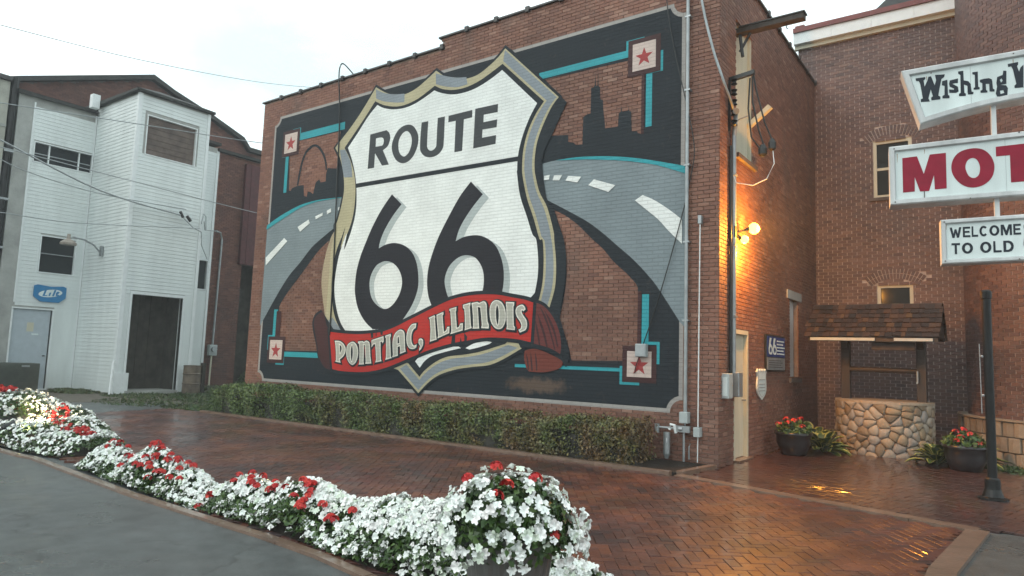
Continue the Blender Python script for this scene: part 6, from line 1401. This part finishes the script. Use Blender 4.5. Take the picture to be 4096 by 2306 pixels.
def bed_flowers(t, pts, nrm, size, singles, name='white_flower'):
    """the nearest in view are objects, the rest one mesh"""
    idx = [i for i in range(len(pts)) if in_view(pts[i])]; idx.sort(key=lambda i: (Vector(pts[i])-CAMP).length); one = set(idx[:singles])
    mb = MB().mat(petal_w); vs = [np.array([v.co[:] for v in m.vertices]) for m in PET]; fs = [[tuple(p.vertices) for p in m.polygons] for m in PET]
    for i, (p, n) in enumerate(zip(pts, nrm)):
        q = Vector(n).to_track_quat('Z', 'Y') @ Matrix.Rotation(R.uniform(0, 6.28), 3, 'Z').to_quaternion()
        s = size*R.choice((.6, .78, .88, .94, 1, 1.08, 1.16)); M = Matrix.Translation(p) @ q.to_matrix().to_4x4() @ Matrix.Diagonal((s, s*R.uniform(.85, 1), s, 1)); w = i % len(PET)
        if i in one: link(name, PET[w], t, M)
        else:
            A = np.array(M); vv = vs[w] @ A[:3, :3].T+A[:3, 3]; b = len(mb.v); mb.v += [tuple(x) for x in vv]
            mb.tone = TONES[w]
            for f in fs[w]: mb.face(tuple(b+k for k in f))
    if mb.v: mb.build('white_flowers', t, smooth=True, kind='stuff')
def edge_dist(x, y, poly):
    d = 9
    for i in range(len(poly)):
        a, b = Vector(poly[i-1]), Vector(poly[i]); e = b-a; s = max(0, min(1, (Vector((x, y))-a).dot(e)/e.length_squared)); d = min(d, (Vector((x, y))-a-e*s).length)
    return d
def flower_bed(label, poly, nfl, reds, base, rise, extra, singles, red_single):
    cx, cy = sum(p[0] for p in poly)/len(poly), sum(p[1] for p in poly)/len(poly)
    t = thing('flower_bed', label, 'flower bed', (cx, cy, 0), 'beds of white petunias and red geraniums')
    sheet('soil', [poly], soil, lambda x, y: (x, y, .03), t)
    def hgt(x, y):
        d = edge_dist(x, y, poly); h = base+rise*min(1, d/.35)**.7+.05*math.sin(x*2.7+y)+.04*math.sin(x*6.1+2*y)
        for ex, ey, er, eh in extra: h += eh*max(0, 1-((x-ex)**2+(y-ey)**2)/er**2)
        return h
    x0, x1 = min(p[0] for p in poly), max(p[0] for p in poly); y0, y1 = min(p[1] for p in poly), max(p[1] for p in poly)
    pts, nrm, lv, ln_ = [], [], [], []
    while len(pts) < nfl:
        x, y = R.uniform(x0, x1), R.uniform(y0, y1)
        if not inside((x, y), poly): continue
        if any((x-rx)**2/rw**2+(y-ry)**2/rh**2 < 1 for rx, ry, rw, rh in reds) and R.random() < .55: continue
        if math.sin(x*5+y*3)+math.sin(x*9-y*7+1) < -1.35: continue
        h = hgt(x, y); e = .05; g = Vector((-(hgt(x+e, y)-hgt(x-e, y))/(2*e), -(hgt(x, y+e)-hgt(x, y-e))/(2*e), 1.0))
        g = (g.normalized()+Vector((R.gauss(0, .4), -.45+R.gauss(0, .4), R.gauss(0, .25)))).normalized()
        d = edge_dist(x, y, poly); z = h+R.uniform(-.02, .035)
        if d < .10: z = R.uniform(.05, h)
        pts.append((x, y, z)); nrm.append(g)
    m = nfl*5
    while len(lv) < m:
        x, y = R.uniform(x0, x1), R.uniform(y0, y1)
        if inside((x, y), poly): h = hgt(x, y); lv.append((x, y, max(.03, h-abs(R.gauss(0, .06))-.01))); ln_.append((R.gauss(0, .5), -.4+R.gauss(0, .5), 1))
    leaves('foliage', lv, ln_, .035, leaf_m, t, tones=(.05, .9), kind='stuff')
    bed_flowers(t, pts, nrm, 1.0, singles)
    k = 0; mbr = None
    for rx, ry, rw, rh in reds:
        cnt = int(24*rw*rh/.12)+2
        for _ in range(cnt):
            a, q = R.uniform(0, 6.28), math.sqrt(R.random()); x, y = rx+rw*q*math.cos(a), ry+rh*q*math.sin(a)
            if not inside((x, y), poly): continue
            red_cluster('red_flower_head', (x, y, hgt(x, y)+R.uniform(-.01, .06)), .036, t, n=20, s=.019)
    return t
B1 = [(-9.80, 4.08), (-9.2, 4.04), (-7.65, 3.90), (-5.3, 3.84), (-3.8, 3.69), (-2.75, 3.70), (-2.25, 4.15), (-2.35, 4.62), (-3.3, 4.70), (-4.6, 4.55), (-6.5, 4.45), (-8.4, 4.60), (-9.9, 4.78), (-10.1, 4.5)]
REDS1 = [(-9.3, 4.42, .42, .14), (-8.75, 4.32, .22, .16), (-8.25, 4.30, .24, .16), (-7.5, 4.14, .50, .20), (-8.0, 3.98, .10, .10), (-6.55, 4.0, .16, .10), (-6.15, 4.10, .20, .10), (-5.75, 4.12, .24, .12), (-5.2, 4.02, .24, .14), (-4.85, 3.92, .20, .10), (-3.85, 3.62, .10, .08), (-4.55, 3.95, .14, .10), (-8.0, 4.02, .12, .08)]
flower_bed('long near bed of white petunias with red geraniums along the asphalt edge', B1, 5200, REDS1, .06, .22, [(-3.55, 4.15, .75, .18), (-4.75, 4.2, .9, .13), (-5.9, 4.2, .7, .05), (-8.1, 4.4, .5, .10), (-9.4, 4.35, .5, .05)], 300, 0)
B2 = [(-16.5, 4.15), (-13.6, 4.12), (-12.2, 4.10), (-11.4, 4.14), (-10.75, 4.25), (-10.45, 4.80), (-10.75, 5.15), (-12.0, 5.65), (-14.0, 6.2), (-16.5, 6.4)]
REDS2 = [(-12.6, 5.0, .55, .15), (-11.3, 4.78, .25, .14), (-11.9, 4.95, .35, .14), (-13.9, 5.4, .5, .2), (-14.6, 5.0, .5, .2)]
flower_bed('far left bed of white petunias and red geraniums behind the gap in the edging', B2, 2400, REDS2, .08, .18, [(-14.6, 5.6, 1.0, .25)], 120, 0)

def planter(label, x, y, r, h, mr, mh, nfl, reds, singles, seed):
    rr_ = random.Random(seed)
    t = thing('planter', label, 'planter', (x, y, 0), 'tall planters of white petunias')
    n = 24; b = MB().mat(planter_m); prof = [(r*.62, .0), (r*.66, .04), (r*.93, h*.86), (r*1.02, h*.88), (r*1.06, h), (r*.96, h), (r*.92, h-.05)]
    for q, (pr, z) in enumerate(prof):
        for k in range(n*3):
            a = 2*math.pi*k/(n*3); rib = 1-.035*(k % 3 == 0)*(1 if 0 < q < 3 else 0); b.v.append((x+pr*rib*math.cos(a), y+pr*rib*math.sin(a), z))
    m = n*3
    for q in range(len(prof)-1):
        for k in range(m): b.face((q*m+k, q*m+(k+1) % m, (q+1)*m+(k+1) % m, (q+1)*m+k))
    b.build('pot', t)
    MB().mat(soil).lathe((x, y), [(r*.9, h-.07), (r*.9, h-.04)], 20).build('soil', t)
    pts, nrm = [], []; lv, ln_ = [], []
    while len(pts) < nfl:
        d = Vector((rr_.gauss(0, 1), rr_.gauss(0, 1), rr_.gauss(.25, .8))).normalized()
        if d.z < -.30: continue
        a = math.atan2(d.y, d.x)
        if math.sin(3*a+6*d.z+seed)+math.sin(5*a-4*d.z) < -1.2: continue
        q = rr_.uniform(.9, 1.04); wob = 1+.10*math.sin(3*a+seed)+.06*math.sin(7*a)
        p = Vector((x, y, h-.02))+Vector((d.x*mr*wob, d.y*mr*wob, d.z*mh+.04*math.sin(9*a)))*q
        if any((Vector(rd)-p).length < .07 for rd in reds): continue
        nn = (d+Vector((rr_.gauss(0, .3), rr_.gauss(0, .3), rr_.gauss(0, .3)))).normalized(); pts.append(tuple(p)); nrm.append(nn)
    for _ in range(nfl*6):
        d = Vector((rr_.gauss(0, 1), rr_.gauss(0, 1), rr_.gauss(.25, .8))).normalized()
        if d.z < -.28: continue
        q = rr_.uniform(.55, .95); lv.append((x+d.x*mr*q, y+d.y*mr*q, h-.02+d.z*mh*q)); ln_.append(tuple(d))
    leaves('foliage', lv, ln_, .035, leaf_m, t, tones=(.1, .9), kind='stuff')
    bed_flowers(t, pts, nrm, 1.0, singles)
    for rd in reds: red_cluster('red_flower_head', rd, .036, t, n=20, s=.018)
    return t
PX_, PY_ = -2.44, 3.42
planter('near ribbed grey planter overflowing with white petunias and a few red blooms', PX_, PY_, .29, .60, .42, .34, 600, [(PX_-.10, PY_-.02, .94), (PX_+.16, PY_+.02, .90), (PX_+.10, PY_-.18, .88), (PX_+.06, PY_-.22, .82), (PX_-.25, PY_-.1, .86), (PX_-.05, PY_-.2, .70), (PX_+.34, PY_-.05, .62)], 300, 1)
planter('far planter of white petunias topped with red geraniums at the left edge', -14.2, 4.9, .32, .42, .55, .36, 420, [(-14.2+R.uniform(-.5, .1), 4.7+R.uniform(-.1, .2), .74+R.uniform(-.03, .05)) for _ in range(26)], 60, 5)

# garden floodlights: black cans tipped up at the wall, lamps lit
def floodlight(label, loc, aim, power, r=.06):
    t = thing('garden_floodlight', label, 'floodlight', loc, 'lit garden floodlights in the flower beds')
    L_ = Vector(loc); d = (Vector(aim)-L_).normalized(); c = L_+Vector((0, 0, .25)); M = d.to_track_quat('Z', 'Y').to_matrix()
    MB().mat(darkm).tube([tuple(L_), tuple(c-d*.03)], .012).build('stake', t)
    prof = [(.030, -.13), (.05, -.11), (.055, -.02), (.078, .03), (.080, .05)]
    b = MB().mat(darkm); n = 18
    for pr, z in prof:
        for k in range(n): a = 2*math.pi*k/n; b.v.append(tuple(c+M @ Vector((pr*math.cos(a), pr*math.sin(a), z))))
    for q in range(4):
        for k in range(n): b.face((q*n+k, q*n+(k+1) % n, (q+1)*n+(k+1) % n, (q+1)*n+k))
    b.face(tuple(range(n-1, -1, -1))); b.build('can', t)
    b = MB().mat(warm_m); b.v = [tuple(c+M @ Vector((.074*math.cos(2*math.pi*k/n), .074*math.sin(2*math.pi*k/n), .036))) for k in range(n)]
    b.face(tuple(range(n))); b.build('lens', t)
    ld = bpy.data.lights.new('floodlight_lamp', 'SPOT'); ld.energy = power; ld.color = (1, .78, .45); ld.spot_size = math.radians(150); ld.spot_blend = .6; ld.shadow_soft_size = .05
    o = bpy.data.objects.new('floodlight_lamp', ld); C.objects.link(o); o.matrix_world = Matrix.Translation(c+d*.06) @ (-d).to_track_quat('Z', 'Y').to_matrix().to_4x4()
floodlight('lit floodlight with black can in the middle of the near flower bed', (-6.20, 4.24, .02), (-5.4, 4.52, .20), 34)
floodlight('lit floodlight glowing among the flowers of the far left bed', (-12.95, 4.40, .02), (-12.9, 5.6, .42), 420)

# thin scattering volume added over everything to lift the dark tones
hz = bpy.data.materials.new('tone_lift_haze'); hz.use_nodes = True; hn = hz.node_tree.nodes; hn.clear()
ho = hn.new('ShaderNodeOutputMaterial'); hv = hn.new('ShaderNodeVolumePrincipled'); hv.inputs['Density'].default_value = .0022; hv.inputs['Color'].default_value = (.92, .97, 1, 1)
hz.node_tree.links.new(hv.outputs[0], ho.inputs['Volume'])
MB().mat(hz).box(-405, 405, -405, 405, -1, 16).build('added_haze', kind='stuff')
